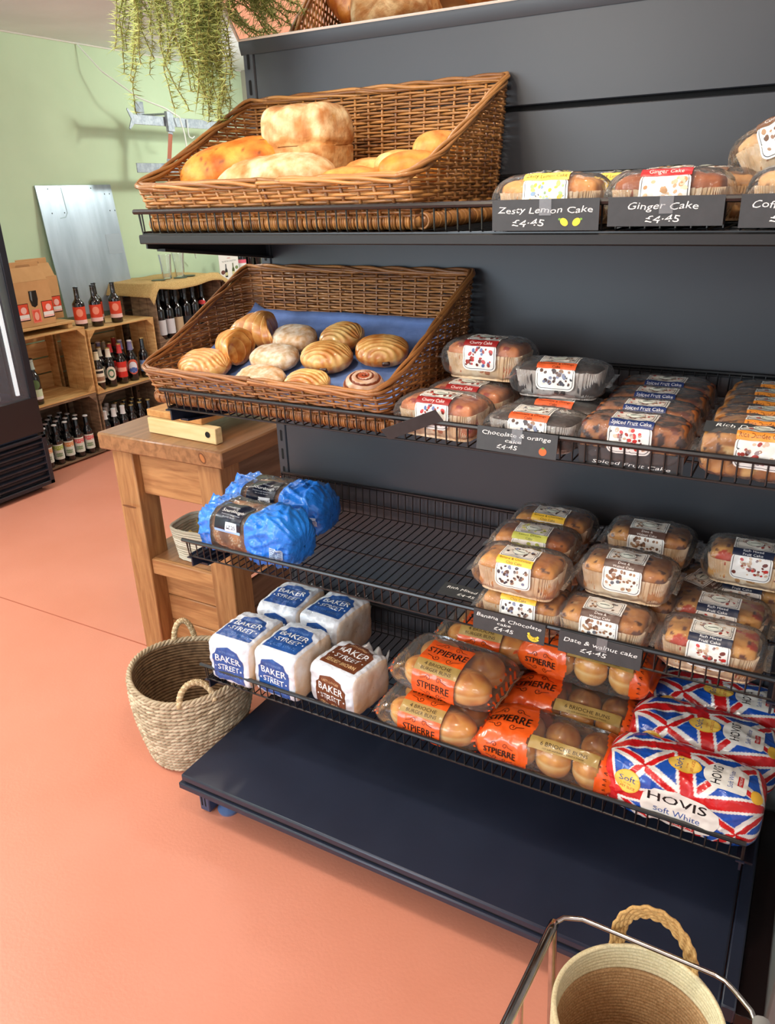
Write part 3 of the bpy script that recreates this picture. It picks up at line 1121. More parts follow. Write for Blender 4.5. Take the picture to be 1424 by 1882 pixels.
# small pale basket with scraps on the bench's lower shelf
root = empty('small_basket', (-.375, .105, .369), .1)
tag(root, 'small pale corded basket on the workbench lower shelf', 'basket')
M_cord = mk('pale_cord', (202, 196, 178), .8, c2=(168, 160, 140), scale=120, island=True)
mb = MB()
for k in range(13):
    z0 = .004 + k * .0085
    hw, hd = .105 + k * .0012, .07 + k * .001
    pts = []
    for a in range(40):
        t = 2 * PI * a / 40
        c, s = math.cos(t), math.sin(t)
        pts.append((hw * math.copysign(abs(c) ** .55, c), hd * math.copysign(abs(s) ** .55, s), z0 + .001 * math.sin(a * 3 + k)))
    mb.tube(pts, .0045, 6, closed=True)
mb.build('woven_wall', M_cord, root)
mb = MB(); mb.bx(-.095, .095, -.06, .06, 0, .006); mb.build('base', M_cord, root)
rnd = random.Random(3)
mb = MB()
for k in range(16):
    x, y = rnd.uniform(-.08, .08), rnd.uniform(-.045, .045)
    pts = [(x, y, .05), (x + rnd.uniform(-.02, .02), y + rnd.uniform(-.02, .02), .085), (x + rnd.uniform(-.03, .03), y + rnd.uniform(-.03, .03), .07 + rnd.uniform(0, .03))]
    mb.tube(pts, .006, 6)
mb.bx(-.09, .09, -.055, .055, .04, .055)
o = mb.build('raffia_scraps', mk('raffia', (196, 176, 110), .8, c2=(140, 116, 66), scale=30, island=True), loc=(-.375, .105, .369))
tag(o, 'loose raffia scraps filling the small pale basket', 'raffia', kind='stuff')

# ================================================================ SHELVING
X0, X1 = 0.0, 1.25
root = empty('shelving_unit', (0, 0, 0))
tag(root, 'dark slate steel shop shelving unit with slotted upright and bare base deck', 'shelving')
mb = MB(); mb.bx(.03, X1 - .03, .0, .02, .13, 1.553, ch=.002); mb.build('back_panel', M_darkmetal, root)
mb = MB(); mb.bx(.03, X1 - .03, .0, .02, 1.562, 1.722, ch=.002); mb.build('back_panel', M_darkmetal, root)
mb = MB(); mb.bx(.03, X1 - .03, .012, .022, 1.550, 1.565, ch=0); mb.build('panel_gap', M_hole, root)
for xa in (X0, X1 - .03):
    mb = MB(); mb.bx(xa, xa + .03, -.002, .06, .02, 1.722, ch=.003)
    u = mb.build('upright', M_darkmetal, root)
    d = Decal(planar((xa + .015, -.002, 0), (1, 0, 0), (0, 0, 1)), L=.05)
    for k in range(32):
        z = 1.708 - .05 * k
        if z > .15:
            d.rrect(-.0035, z - .031, .0035, z - .001, .003, 0, M_hole)
    d.build('slot_row', u)
mb = MB(); mb.prism([(-.008, 1.731), (.02, 1.731), (.02, 1.718), (-.002, 1.705), (-.008, 1.722)], 0, X0 - .003, X1)
mb.build('top_rail', M_darkmetal, root)
mb = MB(); mb.bx(.015, X1 - .01, -.516, -.002, .108, .128, ch=.004); mb.build('base_deck', M_deck, root)
mb = MB(); mb.bx(.008, X1 - .006, -.521, -.503, .086, .104, ch=.003); mb.build('front_lip', M_deck, root)
mb = MB(); mb.bx(.022, X1 - .02, -.512, -.49, .100, .110, ch=0); mb.build('lip_groove', M_hole, root)
mb = MB(); mb.bx(X1 - .008, X1 + .016, -.516, .0, .09, .126, ch=.003); mb.build('side_lip', M_deck, root)
mb = MB(); mb.bx(.04, X1 - .04, -.06, -.04, 0.0, .1); mb.build('kick_plate', M_blk, root)
M_foot = mk('foot_plate', (60, 72, 100), .35)
for xa in (.035, X1 - .075):
    mb = MB(); mb.bx(xa, xa + .032, -.488, .05, .004, .086, ch=.003); mb.build('base_foot', M_foot, root)
    d = Decal(planar((xa + .016, -.488, 0), (1, 0, 0), (0, 0, 1)), L=.05)
    d.rrect(-.009, .02, -.004, .065, .002, 0, M_hole); d.rrect(.002, .02, .006, .065, .002, 0, M_hole)
    d.build('foot_slot', root)
    mb = MB(); mb.lathe([(0, 0), (.026, 0), (.028, .008), (.012, .016), (.008, .05), (0, .05)], 24, c=(xa + .062, -.452, 0))
    mb.build('levelling_foot', mk('blue_grey_plastic', (92, 116, 160), .3), root)

M_wire = mk('black_wire', (18, 18, 20), .32, spec=.6)


def wire_shelf(zf, label, tray=False, hf=.038, hb=.080):
    root = empty('wire_shelf', (0, 0, zf))
    tag(root, label, 'shelf', 'wire shelves')
    xl, xr, yf, yb = .012, 1.237, -.385, -.014
    mb = MB(); mb.tube([(xl - .010, yf, hf), (xr, yf, hf)], .0048, 8); mb.build('front_rail', M_wire, root)
    mb = MB()
    n = 61
    for k in range(n):
        x = xl + .008 + (xr - xl - .012) * k / (n - 1)
        mb.tube([(x, yf + .002, hf), (x, yf + .004, .002), (x, yf + .006, 0), (x, yb - .006, 0), (x, yb, .004), (x, yb + .003, hb)], .0015, 5)
    mb.build('wire_grid', M_wire, root)
    mb = MB()
    for (y, z, r) in ((yf + .006, -.003, .0022), (-.30, -.003, .0022), (-.20, -.003, .0022), (-.10, -.003, .0022), (yb, .003, .0022), (yb + .004, hb, .0032), (yb + .004, hb - .006, .002), (yb + .003, hb * .42, .002), (yb + .003, hb * .42 - .006, .002)):
        mb.tube([(xl, y, z), (xr, y, z)], r, 6)
    for xx in (xl + .002, xr - .002):
        mb.tube([(xx, yf, hf), (xx, yf + .004, 0), (xx, yb, 0), (xx, yb, hb)], .0022, 6)
    mb.build('cross_wires', M_wire, root)
    for s, xx in ((0, xl + .002), (1, xr - .006)):
        mb = MB()
        mb.prism([(-.378, -.006), (-.378, -.030), (-.345, -.034), (0.0, -.075), (0.0, .012), (-.012, -.006)], 0, xx, xx + .004)
        mb.bx(xx - .006, xx + .008, -.384, -.02, -.008, -.005, ch=0)
        mb.prism([(-.350, -.032), (-.350, -.037), (-.0, -.079), (-.0, -.074)], 0, xx, xx + .022)
        b = mb.build('bracket', M_blk if tray else mk('bracket_navy', (26, 32, 48), .35), root, smooth=15)
    if tray:
        mb = MB(); mb.bx(xl - .006, xr + .006, yf - .002, -.004, -.021, -.004, ch=.002)
        mb.build('tray', mk('tray_black', (13, 14, 16), .55), root)
    return root


S1, S2, S3, S4 = 1.362, 1.012, .662, .325
wire_shelf(S1, 'topmost wire shelf, over a flat black tray, holding the basket of loaves', tray=True)
wire_shelf(S2, 'second wire shelf from the top, holding the basket of pastries')
wire_shelf(S3, 'third wire shelf from the top, mostly empty with blue bread bags at its left')
wire_shelf(S4, 'lowest wire shelf, holding sliced loaves and brioche packs')

# grey cabinet behind and fridge edge at the far right
root = empty('grey_cabinet', (1.574, -.18, 0))
tag(root, 'pale grey metal cabinet edge at the far right beyond the shelving', 'cabinet')
mb = MB(); mb.bx(-.262, .3, -.32, .40, .04, 2.0, ch=.004); mb.build('body', mk('grey_enamel', (128, 130, 130), .4), root)
mb = MB(); mb.bx(-.318, -.262, .25, .27, 0, 1.7); mb.build('rear_panel', mk('grey_enamel', (128, 130, 130), .4), root)
mb = MB(); mb.bx(-.306, -.258, -.30, .24, 0, .075); mb.build('dark_gap_filler', mk('dark_gloss', (34, 22, 22), .25), root)  # low dark box added to darken the reddish floor gap beside the deck
mb = MB(); mb.bx(-.25, .28, -.31, .38, 0, .04); mb.build('plinth', M_blk, root)

# ---------------------------------------------------------------- tilted mirror over the shelving
root = empty('tilted_mirror', (.006, -.008, 1.734))
tag(root, 'long mirror tilted forward along the top of the shelving unit', 'mirror')
root.rotation_euler = (math.radians(36), 0, 0)
mb = MB(); mb.bx(-.004, X1, -.0015, .0015, 0.002, .34, ch=0); mb.build('mirror_glass', mk('silvered_glass', (235, 232, 228), .01, metal=1.0), root)
mb = MB(); mb.bx(-.009, -.0045, -.004, .004, 0, .34, ch=0); mb.bx(-.009, X1, -.003, .003, -.002, .0015, ch=0)
mb.build('edge_trim', mk('white_edge', (236, 226, 214), .35), root)
mb = MB(); mb.bx(-.004, X1, .0025, .006, 0, .34, ch=0); mb.build('backing_board', M_blk, root)

# ================================================================ WICKER DISPLAY BASKETS
M_wick1 = mk('willow_wicker', (104, 58, 24), .42, c2=(198, 142, 78), scale=30, island=True, coat=.25, ramp=(.0, .95))
M_wick2 = mk('willow_wicker_dark', (98, 54, 26), .42, c2=(176, 118, 64), scale=30, island=True, coat=.25, ramp=(.0, .95))


def wicker_basket(name_label, M, W=.585, Dp=.335, hf=.078, hb=.248, seed=1):
    """origin: front-left bottom corner; x right, y back"""
    root = empty('wicker_basket', (0, 0, 0))
    tag(root, name_label, 'basket')
    rnd = random.Random(seed)
    lean_f, lean_s, lean_b = .50, .05, .06

    def P(s, z):
        """s: arc position measured from the middle of the back, + to the right"""
        a = abs(s)
        sg = 1 if s >= 0 else -1
        rc = .018
        if a < W / 2 - rc:
            x, y = a, 0
        elif a < W / 2 + rc * .57:
            t = (a - (W / 2 - rc)) / (rc * 1.57) * PI / 2
            x, y = W / 2 - rc + rc * math.sin(t), -rc + rc * math.cos(t)
        elif a < W / 2 + Dp - rc * 1.43:
            x, y = W / 2, -(a - W / 2 + rc * .43)
        elif a < W / 2 + Dp + rc * .14 - 0:
            t = (a - (W / 2 + Dp - rc * 1.43)) / (rc * 1.57) * PI / 2
            x, y = W / 2 - rc + rc * math.cos(t), -Dp + rc - rc * math.sin(t)
        else:
            x, y = max(0, W / 2 - rc - (a - W / 2 - Dp - rc * .14)), -Dp
        fy = max(0.0, min(1.0, -y / Dp))
        x2 = sg * (x + lean_s * z * (x / (W / 2)))
        y2 = y - lean_f * min(z, hf) * fy ** 10 + lean_b * z * (1 - fy)
        return Vector((W / 2 + x2, Dp + y2, z))

    def nrm(s, z):
        e = .004
        t = P(s + e, z) - P(s - e, z)
        n = Vector((t.y, -t.x, 0))
        return n.normalized() if n.length > 1e-9 else Vector((0, 1, 0))

    full = W + Dp - .0105      # half perimeter
    sp = .031
    rows = int((hb - .014) / .0060)
    mbw = MB()
    for j in range(rows):
        z = .020 + j * .0060
        if z < hf:
            smax = full
        else:
            # sloping side: y at height z
            fr = (z - hf) / (hb - hf)
            smax = W / 2 + Dp * (1 - fr) - .012
        r = .0026 + rnd.uniform(-.0004, .0005)
        n = max(8, int(2 * smax / (sp / 3.2)))
        ph = (j % 2) * PI
        cur = []
        brk = rnd.uniform(.2, .45)
        for i in range(n + 1):
            s = -smax + 2 * smax * i / n
            off = .0034 * math.cos(PI * s / sp + ph)
            zz = z + .0016 * noise.noise(Vector((s * 9, j * .7, seed)))
            cur.append(P(s, zz) + nrm(s, zz) * (-off))
            if len(cur) * 2 * smax / n > brk or i == n:
                if len(cur) > 2:
                    mbw.tube(cur, r, 6)
                cur = [cur[-1]]
                brk = rnd.uniform(.2, .45)
    mbw.build('weave', M, root, smooth=180)
    mbs = MB()
    ns = int(full / sp)
    for k in range(-ns, ns + 1):
        s = k * sp
        a = abs(s)
        if a > W / 2 + Dp - .01:
            zt = hf
        elif a > W / 2:
            zt = hb - (a - W / 2) / Dp * (hb - hf)
        else:
            zt = hb
        m = max(2, int(zt / .03))
        mbs.tube([P(s, .005 + (zt - .008) * i / m) for i in range(m + 1)], .0030, 6)
    mbs.build('stakes', M, root, smooth=180)
    # plaited rim
    path = []
    for i in range(121):
        s = -full + 2 * full * i / 120
        a = abs(s)
        if a > W / 2 + Dp - .005:
            z = hf
        elif a > W / 2:
            z = hb - (a - W / 2) / Dp * (hb - hf)
        else:
            z = hb
        path.append(P(s, z))
    q = []
    for i in range(len(path) - 1):
        L = (path[i + 1] - path[i]).length
        m = max(1, int(L / .005))
        for k in range(m):
            q.append(path[i].lerp(path[i + 1], k / m))
    q.append(path[-1])
    mbr = MB()
    tot = 0
    acc = [0]
    for i in range(1, len(q)):
        tot += (q[i] - q[i - 1]).length
        acc.append(tot)
    for st in range(5):
        pts = []
        for i, p in enumerate(q):
            t = (q[min(i + 1, len(q) - 1)] - q[max(i - 1, 0)]).normalized()
            a = Vector((0, 0, 1)) - t * t.z
            a.normalize()
            b = t.cross(a)
            an = acc[i] / .42 * 2 * PI + st * 2 * PI / 5 + .5 * math.sin(acc[i] * 30 + st * 2)
            pts.append(p + a * (.0058 * math.cos(an)) + b * (.0050 * math.sin(an)))
        seg = 45
        for i in range(0, len(pts) - 1, seg):
            mbr.tube(pts[i:i + seg + 3], .0036, 7)
    mbr.build('rim', M, root, smooth=180)
    # sloping false floor and rolled wrapped bottom edge
    mbf = MB()
    for k in range(28):
        y = .012 + (Dp - .02) * k / 28
        mbf.tube([(.008, y, .012), (W - .008, y, .012)], .005, 6)
    mbf.build('floor_weave', M, root, smooth=180)
    mbc = MB()
    for (p0, p1) in (((.0, -.002, .012), (W, -.002, .012)), ((-.002, 0, .012), (-.002, Dp, .012)), ((W + .002, 0, .012), (W + .002, Dp, .012))):
        p0, p1 = Vector(p0), Vector(p1)
        t = (p1 - p0).normalized()
        a = Vector((0, 0, 1))
        b = t.cross(a)
        L = (p1 - p0).length
        pos = 0.0
        while pos < L - .01:
            nn = rnd.randint(2, 4)
            big = rnd.uniform(.0105, .0125)
            for w_ in range(nn):
                ring = [p0 + t * (pos + w_ * .0042) + a * (big * math.cos(2 * PI * g / 12)) + b * (big * math.sin(2 * PI * g / 12)) + t * (.0012 * math.sin(2 * PI * g / 12)) for g in range(12)]
                mbc.tube(ring, .0024, 5, closed=True)
            pos += nn * .0042 + .0024
        mbc.tube([p0, p1], .0095, 8)
    mbc.build('wrapped_base_edge', M, root, smooth=180)
    return root


wb1 = wicker_basket('golden wicker display basket of loaves on the top shelf', M_wick1, seed=2)
wb1.location = (.026, -.357, S1 + .002)
wb2 = wicker_basket('darker wicker display basket of pastries on the second shelf', M_wick2, seed=9, W=.575)
wb2.location = (-.030, -.357, S2 + .002)
wb2.rotation_euler = (0, 0, math.radians(-.6))

mb = MB(); mb.prism([(-.340, S1 + .028), (-.345, S1 + .032), (-.04, S1 + .058), (-.04, S1 + .054)], 0, .045, .595)
o = mb.build('basket_insert', mk('kraft_board', (190, 150, 100), .8))
tag(o, 'sloping kraft board under the loaves in the golden basket', 'board')

# blue paper liner on a sloping base in the pastry basket
mb = MB()


def liner(u, v):
    x = -.008 + .535 * u
    y = -.340 + .312 * v
    z = 1.0385 + .36 * (y + .36) + .0025 * noise.noise(Vector((x * 14, y * 14, 0)))
    z += .014 * max(0, (.06 - u) / .06) ** 1.5 * (v + .2) + .010 * max(0, (v - .95) / .05)
    return (x, y, z)


mb.grid(liner, [i / 40 for i in range(41)], [i / 30 for i in range(31)])
o = mb.build('paper_liner', mk('blue_paper', (116, 146, 208), .7, c2=(104, 134, 196), scale=40, bump=.4, bscale=90), smooth=180)
sm = o.modifiers.new('thickness', 'SOLIDIFY'); sm.thickness = .001
tag(o, 'crinkled blue paper liner under the pastries', 'paper liner')


def liner_z(y):
    return 1.0405 + .36 * (y + .36)


# ================================================================ SEAGRASS BASKET on the floor
M_sea = mk('seagrass', (232, 216, 184), .8, c2=(150, 128, 98), scale=25, island=True, ramp=(.0, 1.0))
M_sea_in = M_sea
M_han = mk('seagrass_pale', (222, 200, 160), .8, c2=(186, 160, 120), scale=25, island=True)
root = empty('seagrass_basket', (-.152, -.294, 0))
tag(root, 'round woven seagrass basket with two loop handles on the floor', 'basket')
root.scale = (.95, .95, 1.0)


def sea_r(z):
    t = z / .25
    return .122 + .045 * math.sin(min(1, t) * PI * .52)


def sea_p(a, z, dr=0):
    r = sea_r(z) + dr
    wob = 1 + .03 * math.sin(2 * a + .5)
    return Vector((r * wob * math.cos(a) + z * .06, r * math.sin(a) + z * .03, z + .008 * math.sin(a * 2 + 1) * (z / .25)))


mb = MB()
rnd = random.Random(5)
R = 20
for j in range(R):
    z = .010 + j * .0124
    N = 34
    for k in range(N):
        for st in (0, 1):
            a0 = 2 * PI * (k + (j % 2) * .5 + st * .5) / N
            a1 = a0 + 2 * PI / N * 1.25
            pts, rs = [], []
            for i in range(5):
                t = i / 4
                pts.append(sea_p(a0 + (a1 - a0) * t, z + .0085 * (t - .5) + rnd.uniform(-.0008, .0008), .0055 * math.sin(PI * t) + rnd.uniform(-.0006, .0006)))
                rs.append((.0042 + rnd.uniform(-.0004, .0008)) * (.5 + .5 * math.sin(PI * t)))
            mb.tube(pts, rs, 5)
mb.build('weave', M_sea, root, smooth=180)
mb = MB()
for j in range(26):
    z = .01 + j * .0093
    mb.tube([sea_p(2 * PI * k / 60, z, -.003) for k in range(60)], .0052, 5, closed=True)
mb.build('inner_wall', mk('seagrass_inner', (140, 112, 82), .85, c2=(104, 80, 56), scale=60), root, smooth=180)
mb = MB()
for st in range(3):
    pts = []
    for k in range(300):
        a = 2 * PI * k / 300
        an = a * 26 + st * 2 * PI / 3
        p = sea_p(a, .252 + .005 * math.sin(an), .004 * math.cos(an))
        pts.append(p)
    mb.tube(pts, .0042, 6, closed=True)
mb.build('rim', M_sea, root, smooth=180)
mb = MB(); mb.lathe([(0, .002), (.118, .002), (.12, .01), (0, .012)], 32); mb.build('base', M_sea, root)


def rope(mb, pts, r, turns, n=3, rr=None):
    P2 = []
    for i in range(len(pts) - 1):
        for k in range(8):
            t = k / 8
            p0, p1, p2, p3 = (Vector(pts[max(i - 1, 0)]), Vector(pts[i]), Vector(pts[i + 1]), Vector(pts[min(i + 2, len(pts) - 1)]))
            P2.append(.5 * ((2 * p1) + (-p0 + p2) * t + (2 * p0 - 5 * p1 + 4 * p2 - p3) * t * t + (-p0 + 3 * p1 - 3 * p2 + p3) * t ** 3))
    P2.append(Vector(pts[-1]))
    up = Vector((.3, .9, .2)).normalized()
    for st in range(n):
        q = []
        for i, p in enumerate(P2):
            t = (P2[min(i + 1, len(P2) - 1)] - P2[max(i - 1, 0)]).normalized()
            a = (up - t * t.dot(up)).normalized()
            b = t.cross(a)
            an = 2 * PI * (turns * i / len(P2) + st / n)
            q.append(p + a * (r * .5 * math.cos(an)) + b * (r * .5 * math.sin(an)))
        mb.tube(q, r * .62, 6)
    return P2


for (ac, hh, out) in ((math.radians(140), .070, .0), (math.radians(-42), .046, -.03)):
    mb = MB()
    da = .30
    tz = .256
    c = sea_p(ac, tz)
    rad = Vector((math.cos(ac), math.sin(ac), 0))
    tan = Vector((-math.sin(ac), math.cos(ac), 0))
    pts = []
    for i in range(9):
        t = PI * i / 8
        pts.append(c + tan * ((.030 if ac > 1 else .046) * math.cos(t)) + Vector((0, 0, hh * math.sin(t) - .012)) + rad * (out * math.sin(t)))
    rope(mb, pts, .0085, 12)
    mb.build('handle', M_han, root, smooth=180)

# ================================================================ ROPE BASKET on a trolley, near right
RZ = .42
root = empty('rope_basket', (1.143, -.816, .115))
tag(root, 'jute and cream cotton rope basket with braided handle, in the chrome trolley', 'basket')
Rr = .107
M_cream = mk('cotton_rope', (234, 222, 182), .85, c2=(214, 200, 156), scale=420, detail=2, bump=.6, bscale=900, stretch=(1, 1, .5), bdist=.001)
M_jute = mk('jute_rope', (204, 166, 120), .9, c2=(170, 130, 84), scale=420, detail=2, bump=.6, bscale=900, stretch=(1, 1, .5), bdist=.001)
H = RZ - .115


def rb_r(z):
    return Rr * (.86 + .14 * math.sin(min(1, z / H) * PI / 2))


for (za, zb, m, nm) in ((.004, H * .845, M_jute, 'jute_wall'), (H * .845 + .0055, H, M_cream, 'cream_band')):
    mb = MB()
    z = za
    while z <= zb:
        mb.tube([(rb_r(z) * math.cos(2 * PI * k / 72), rb_r(z) * math.sin(2 * PI * k / 72), z + .004 * math.sin(2 * PI * k / 72 * 2)) for k in range(72)], .0037, 7, closed=True)
        z += .0064
    mb.build(nm, m, root, smooth=180)
mb = MB()
for k in range(16):
    r = .006 * k + .003
    mb.tube([(r * math.cos(2 * PI * i / 40), r * math.sin(2 * PI * i / 40), .004) for i in range(40)], .0036, 6, closed=True)
mb.build('coiled_base', M_jute, root, smooth=180)
# strap handle at the back rim
mb = MB()
hc = []
for (a, dz, dr) in ((117, -.035, .004), (117, .0, .004), (116, .032, .003), (110, .055, .002), (98, .066, .001), (84, .062, .002), (72, .044, .003), (65, .020, .004), (63, -.008, .004), (63, -.04, .004)):
    a = math.radians(a)
    rr = rb_r(H) + dr
    hc.append(Vector((rr * math.cos(a), rr * math.sin(a), H + dz)))
sp_ = []
for i in range(len(hc) - 1):
    p0, p1, p2, p3 = hc[max(i - 1, 0)], hc[i], hc[i + 1], hc[min(i + 2, len(hc) - 1)]
    for k in range(6):
        t = k / 6
        sp_.append(.5 * ((2 * p1) + (-p0 + p2) * t + (2 * p0 - 5 * p1 + 4 * p2 - p3) * t * t + (-p0 + 3 * p1 - 3 * p2 + p3) * t ** 3))
sp_.append(hc[-1])
for lane in range(5):
    q = []
    for i, p in enumerate(sp_):
        t = (sp_[min(i + 1, len(sp_) - 1)] - sp_[max(i - 1, 0)]).normalized()
        rad = Vector((p.x, p.y, 0)).normalized()
        side = t.cross(rad).normalized()
        q.append(p + side * ((lane - 2) * .0042) + rad * (.0016 * math.sin(i * 1.6 + lane * 1.9)))
    mb.tube(q, .0029, 6)
mb.build('handle', mk('jute_handle', (206, 166, 104), .85, c2=(176, 134, 76), scale=300, bump=.6, bscale=700, bdist=.001), root, smooth=180)

root = empty('shopping_trolley', (1.14, -.86, 0))
tag(root, 'small chrome wire trolley holding the rope basket at the bottom right', 'trolley')
O = Vector((1.14, -.86, 0))


def rel(pts):
    return [Vector(p) - O for p in pts]


z = .45
mb = MB()
mb.tube(rel([(1.006, -.748, .430), (1.010, -.757, .448), (1.010, -.775, .452), (1.006, -.86, .452), (1.000, -.97, .452), (.996, -1.10, .452)]), .0072, 10)
mb.build('side_bar', M_chrome, root, smooth=60)
mb = MB()
mb.tube(rel([(1.008, -.760, .448), (1.020, -.742, .450), (1.044, -.732, .450), (1.058, -.732, .450), (1.140, -.733, .450), (1.222, -.734, .450), (1.236, -.737, .450), (1.248, -.746, .450), (1.270, -.765, .450), (1.282, -.790, .450)]), .0035, 8)
mb.build('front_rod', M_chrome, root, smooth=60)
mb = MB()
mb.tube(rel([(1.282, -.775, .452), (1.286, -.86, .452), (1.292, -1.10, .452)]), .0105, 10)
mb.build('side_bar', mk('grey_grip', (150, 150, 146), .4, metal=.3), root, smooth=60)
mb = MB()
mb.tube(rel([(1.008, -.752, .440), (1.012, -.748, .30), (1.018, -.745, .075)]), .0062, 8)
mb.build('front_post', M_chrome, root, smooth=60)
for pp in ([(1.290, -.80, .45), (1.285, -.80, .075)], [(.998, -1.06, .452), (1.01, -1.02, .075)], [(1.29, -1.06, .452), (1.28, -1.02, .075)], [(1.004, -.875, .452), (1.008, -.87, .09)]):
    mb = MB(); mb.tube(rel(pp), .0035, 8); mb.build('wire_post', M_chrome, root, smooth=60)
mb = MB()
for k in range(9):
    x = 1.02 + .033 * k
    mb.tube(rel([(x, -.75, .105), (x, -1.03, .105)]), .0022, 6)
mb.tube(rel([(1.012, -.748, .102), (1.287, -.748, .102), (1.287, -1.035, .102), (1.012, -1.035, .102)]), .004, 6, closed=True)
mb.build('base_rack', M_chrome, root, smooth=60)
for (x, y) in ((1.018, -.745), (1.285, -.80), (1.01, -1.02), (1.28, -1.02)):
    mb = MB()
    mb.x = Matrix.Translation(Vector((x, y, .026)) - O) @ Matrix.Rotation(PI / 2, 4, 'Y')
    mb.lathe([(0, -.009), (.02, -.009), (.026, -.005), (.026, .005), (.02, .009), (0, .009)], 20)
    mb.x = Matrix.Translation(Vector((x, y, 0)) - O)
    mb.bx(-.013, -.010, -.01, .01, .02, .078); mb.bx(.010, .013, -.01, .01, .02, .078); mb.bx(-.013, .013, -.012, .012, .07, .08)
    mb.build('castor_wheel', mk('castor_brown', (58, 32, 24), .4), root)

# ================================================================ HANGING PLANT
M_fern = mk('asparagus_fern', (146, 168, 76), .6, c2=(210, 216, 134), scale=40, island=True, ramp=(.0, .9))
M_stem = mk('fern_stem', (120, 112, 52), .7)
root = empty('hanging_plant', (-.060, -.16, 1.90))
tag(root, 'trailing asparagus fern hanging in front of the mirror at the top left', 'plant')
mb = MB(); ms = MB()
rnd = random.Random(11)
strands = []
for k in range(100):
    a = rnd.uniform(0, 2 * PI)
    sx = rnd.uniform(-.040, .105)
    ln = rnd.uniform(.12, .27) + (.09 if .03 < sx < .10 else 0)
    strands.append((sx, rnd.uniform(-.05, .05), ln, a))
strands += [(.045, 0, .345, 1), (.058, .02, .36, 2), (.09, -.02, .345, 3), (.105, .0, .36, 4), (.115, .02, .32, 5), (.02, -.02, .25, .3)]
for k in range(9):
    strands.append((.13 + .012 * k, rnd.uniform(-.03, .03), .09 + rnd.uniform(0, .06), 0))
for (sx, sy, ln, a) in strands:
    p = Vector((sx * .35, sy * .4, .03))
    d = Vector((sx * 5 + rnd.uniform(-.25, .25), sy * 4 + rnd.uniform(-.2, .2), .2)).normalized()
    pts = [p.copy()]
    n = int((ln + .06) / .011)
    for i in range(n):
        d = (d + Vector((rnd.uniform(-.32, .32), rnd.uniform(-.32, .32), -.34))).normalized()
        p = p + d * .011
        pts.append(p.copy())
    ms.tube(pts, .0011, 4)
    for i in range(3, len(pts)):
        q = pts[i]
        for m_ in range(7):
            f = Vector((rnd.gauss(0, 1), rnd.gauss(0, 1), rnd.gauss(.05, .45))).normalized()
            L = rnd.uniform(.012, .026)
            s = f.orthogonal().normalized() * .0009
            t = f.cross(s).normalized() * .0009
            e = q + f * L
            mb.add([tuple(q + s), tuple(q - s * .5 + t), tuple(q - s * .5 - t), tuple(e)], [(0, 1, 3), (1, 2, 3), (2, 0, 3)])
mb.build('foliage', M_fern, root, smooth=180)
ms.build('stems', M_stem, root, smooth=180)
mb = MB(); mb.lathe([(0, 0), (.05, 0), (.065, .09), (.06, .09), (.05, .01), (0, .01)], 28); mb.build('pot', mk('terracotta_red', (176, 62, 40), .6), root)
mb = MB()
for k in range(3):
    a = 2 * PI * k / 3
    mb.tube([(.062 * math.cos(a), .062 * math.sin(a), .088), (0, 0, .39)], .0012, 5)
mb.build('hanger', M_stem, root)
mb = MB()
for k in range(8):
    z0 = -.05 + k * .004
    mb.tube([(.045, -.03, .03), (.047 + .002 * math.sin(k), -.034 + .002 * math.cos(k * 2), -.03 - .008 * k)], .0016, 4)
mb.build('red_twist', mk('red_berries', (196, 40, 26), .5), root)

# ================================================================ LOAVES AND ROLLS
def bread_obj(name, mb, mat, label, cat, loc, rot=(0, 0, 0), group=None, smooth=180):
    o = mb.build(name, mat, smooth=smooth)
    o.location = loc
    o.rotation_euler = rot
    return tag(o, label, cat, group)


def mixc(a, b, t):
    t = max(0.0, min(1.0, t))
    la, lb = lin(a), lin(b)
    return tuple(la[i] * (1 - t) + lb[i] * t for i in range(4))


M_crust = mk('floured_crust', (255, 255, 255), .8, c2=(214, 180, 140), scale=38, detail=10, attr=True, bump=.8, bscale=70, bdist=.004)
M_crusts = mk('golden_crust', (255, 255, 255), .5, c2=(214, 176, 136), scale=34, detail=10, attr=True, bump=.55, bscale=80, bdist=.003)

# tall tin loaf: square waisted body with puffed, lobed top
mb = MB()


def tin(u, v):
    # u: angle round, v: 0..1 height profile then closing
    c, s = math.cos(u), math.sin(u)
    n = 4.2 if v < .62 else 3.2
    rx = math.copysign(abs(c) ** (2 / n), c)
    ry = math.copysign(abs(s) ** (2 / n), s)
    if v < .62:
        t = v / .62
        k = .84 + .07 * t + (.035 * math.sin(PI * t))
        z = .098 * t
    elif v < .70:
        t = (v - .62) / .08
        k = .91 - .012 * math.sin(PI * t) + .060 * t
        z = .098 + .012 * t
    else:
        t = (v - .70) / .30
        k = .970 * (max(0, 1 - t ** 2.6)) ** (1 / 2.2)
        z = .110 + .062 * (1 - (1 - t) ** 2.0)
    x, y = rx * .094 * k, ry * .066 * k
    if v > .62:
        lob = abs(math.sin((x / .094) * PI * 1.5 + PI / 2))
        z += .006 * lob * min(1, (v - .62) * 5) - .004
    q = Vector((x * 16, y * 16, z * 16))
    dd = noise.noise(q) * .0035
    return (x + dd * rx, y + dd * ry, z + (dd * .8 if v > .6 else 0))


def tin_c(u, v):
    n = noise.noise(Vector((math.cos(u) * 2.2, math.sin(u) * 2.2, v * 9))) + .35 * noise.noise(Vector((math.cos(u) * 9, math.sin(u) * 9, v * 30)))
    if v > .70:
        return mixc((236, 214, 170), (192, 134, 76), .30 + 1.3 * n)
    if v > .60:
        return mixc((232, 190, 128), (204, 146, 84), .4 + n)
    return mixc((226, 184, 126), (198, 132, 66), .40 + 1.1 * n + .2 * (v))


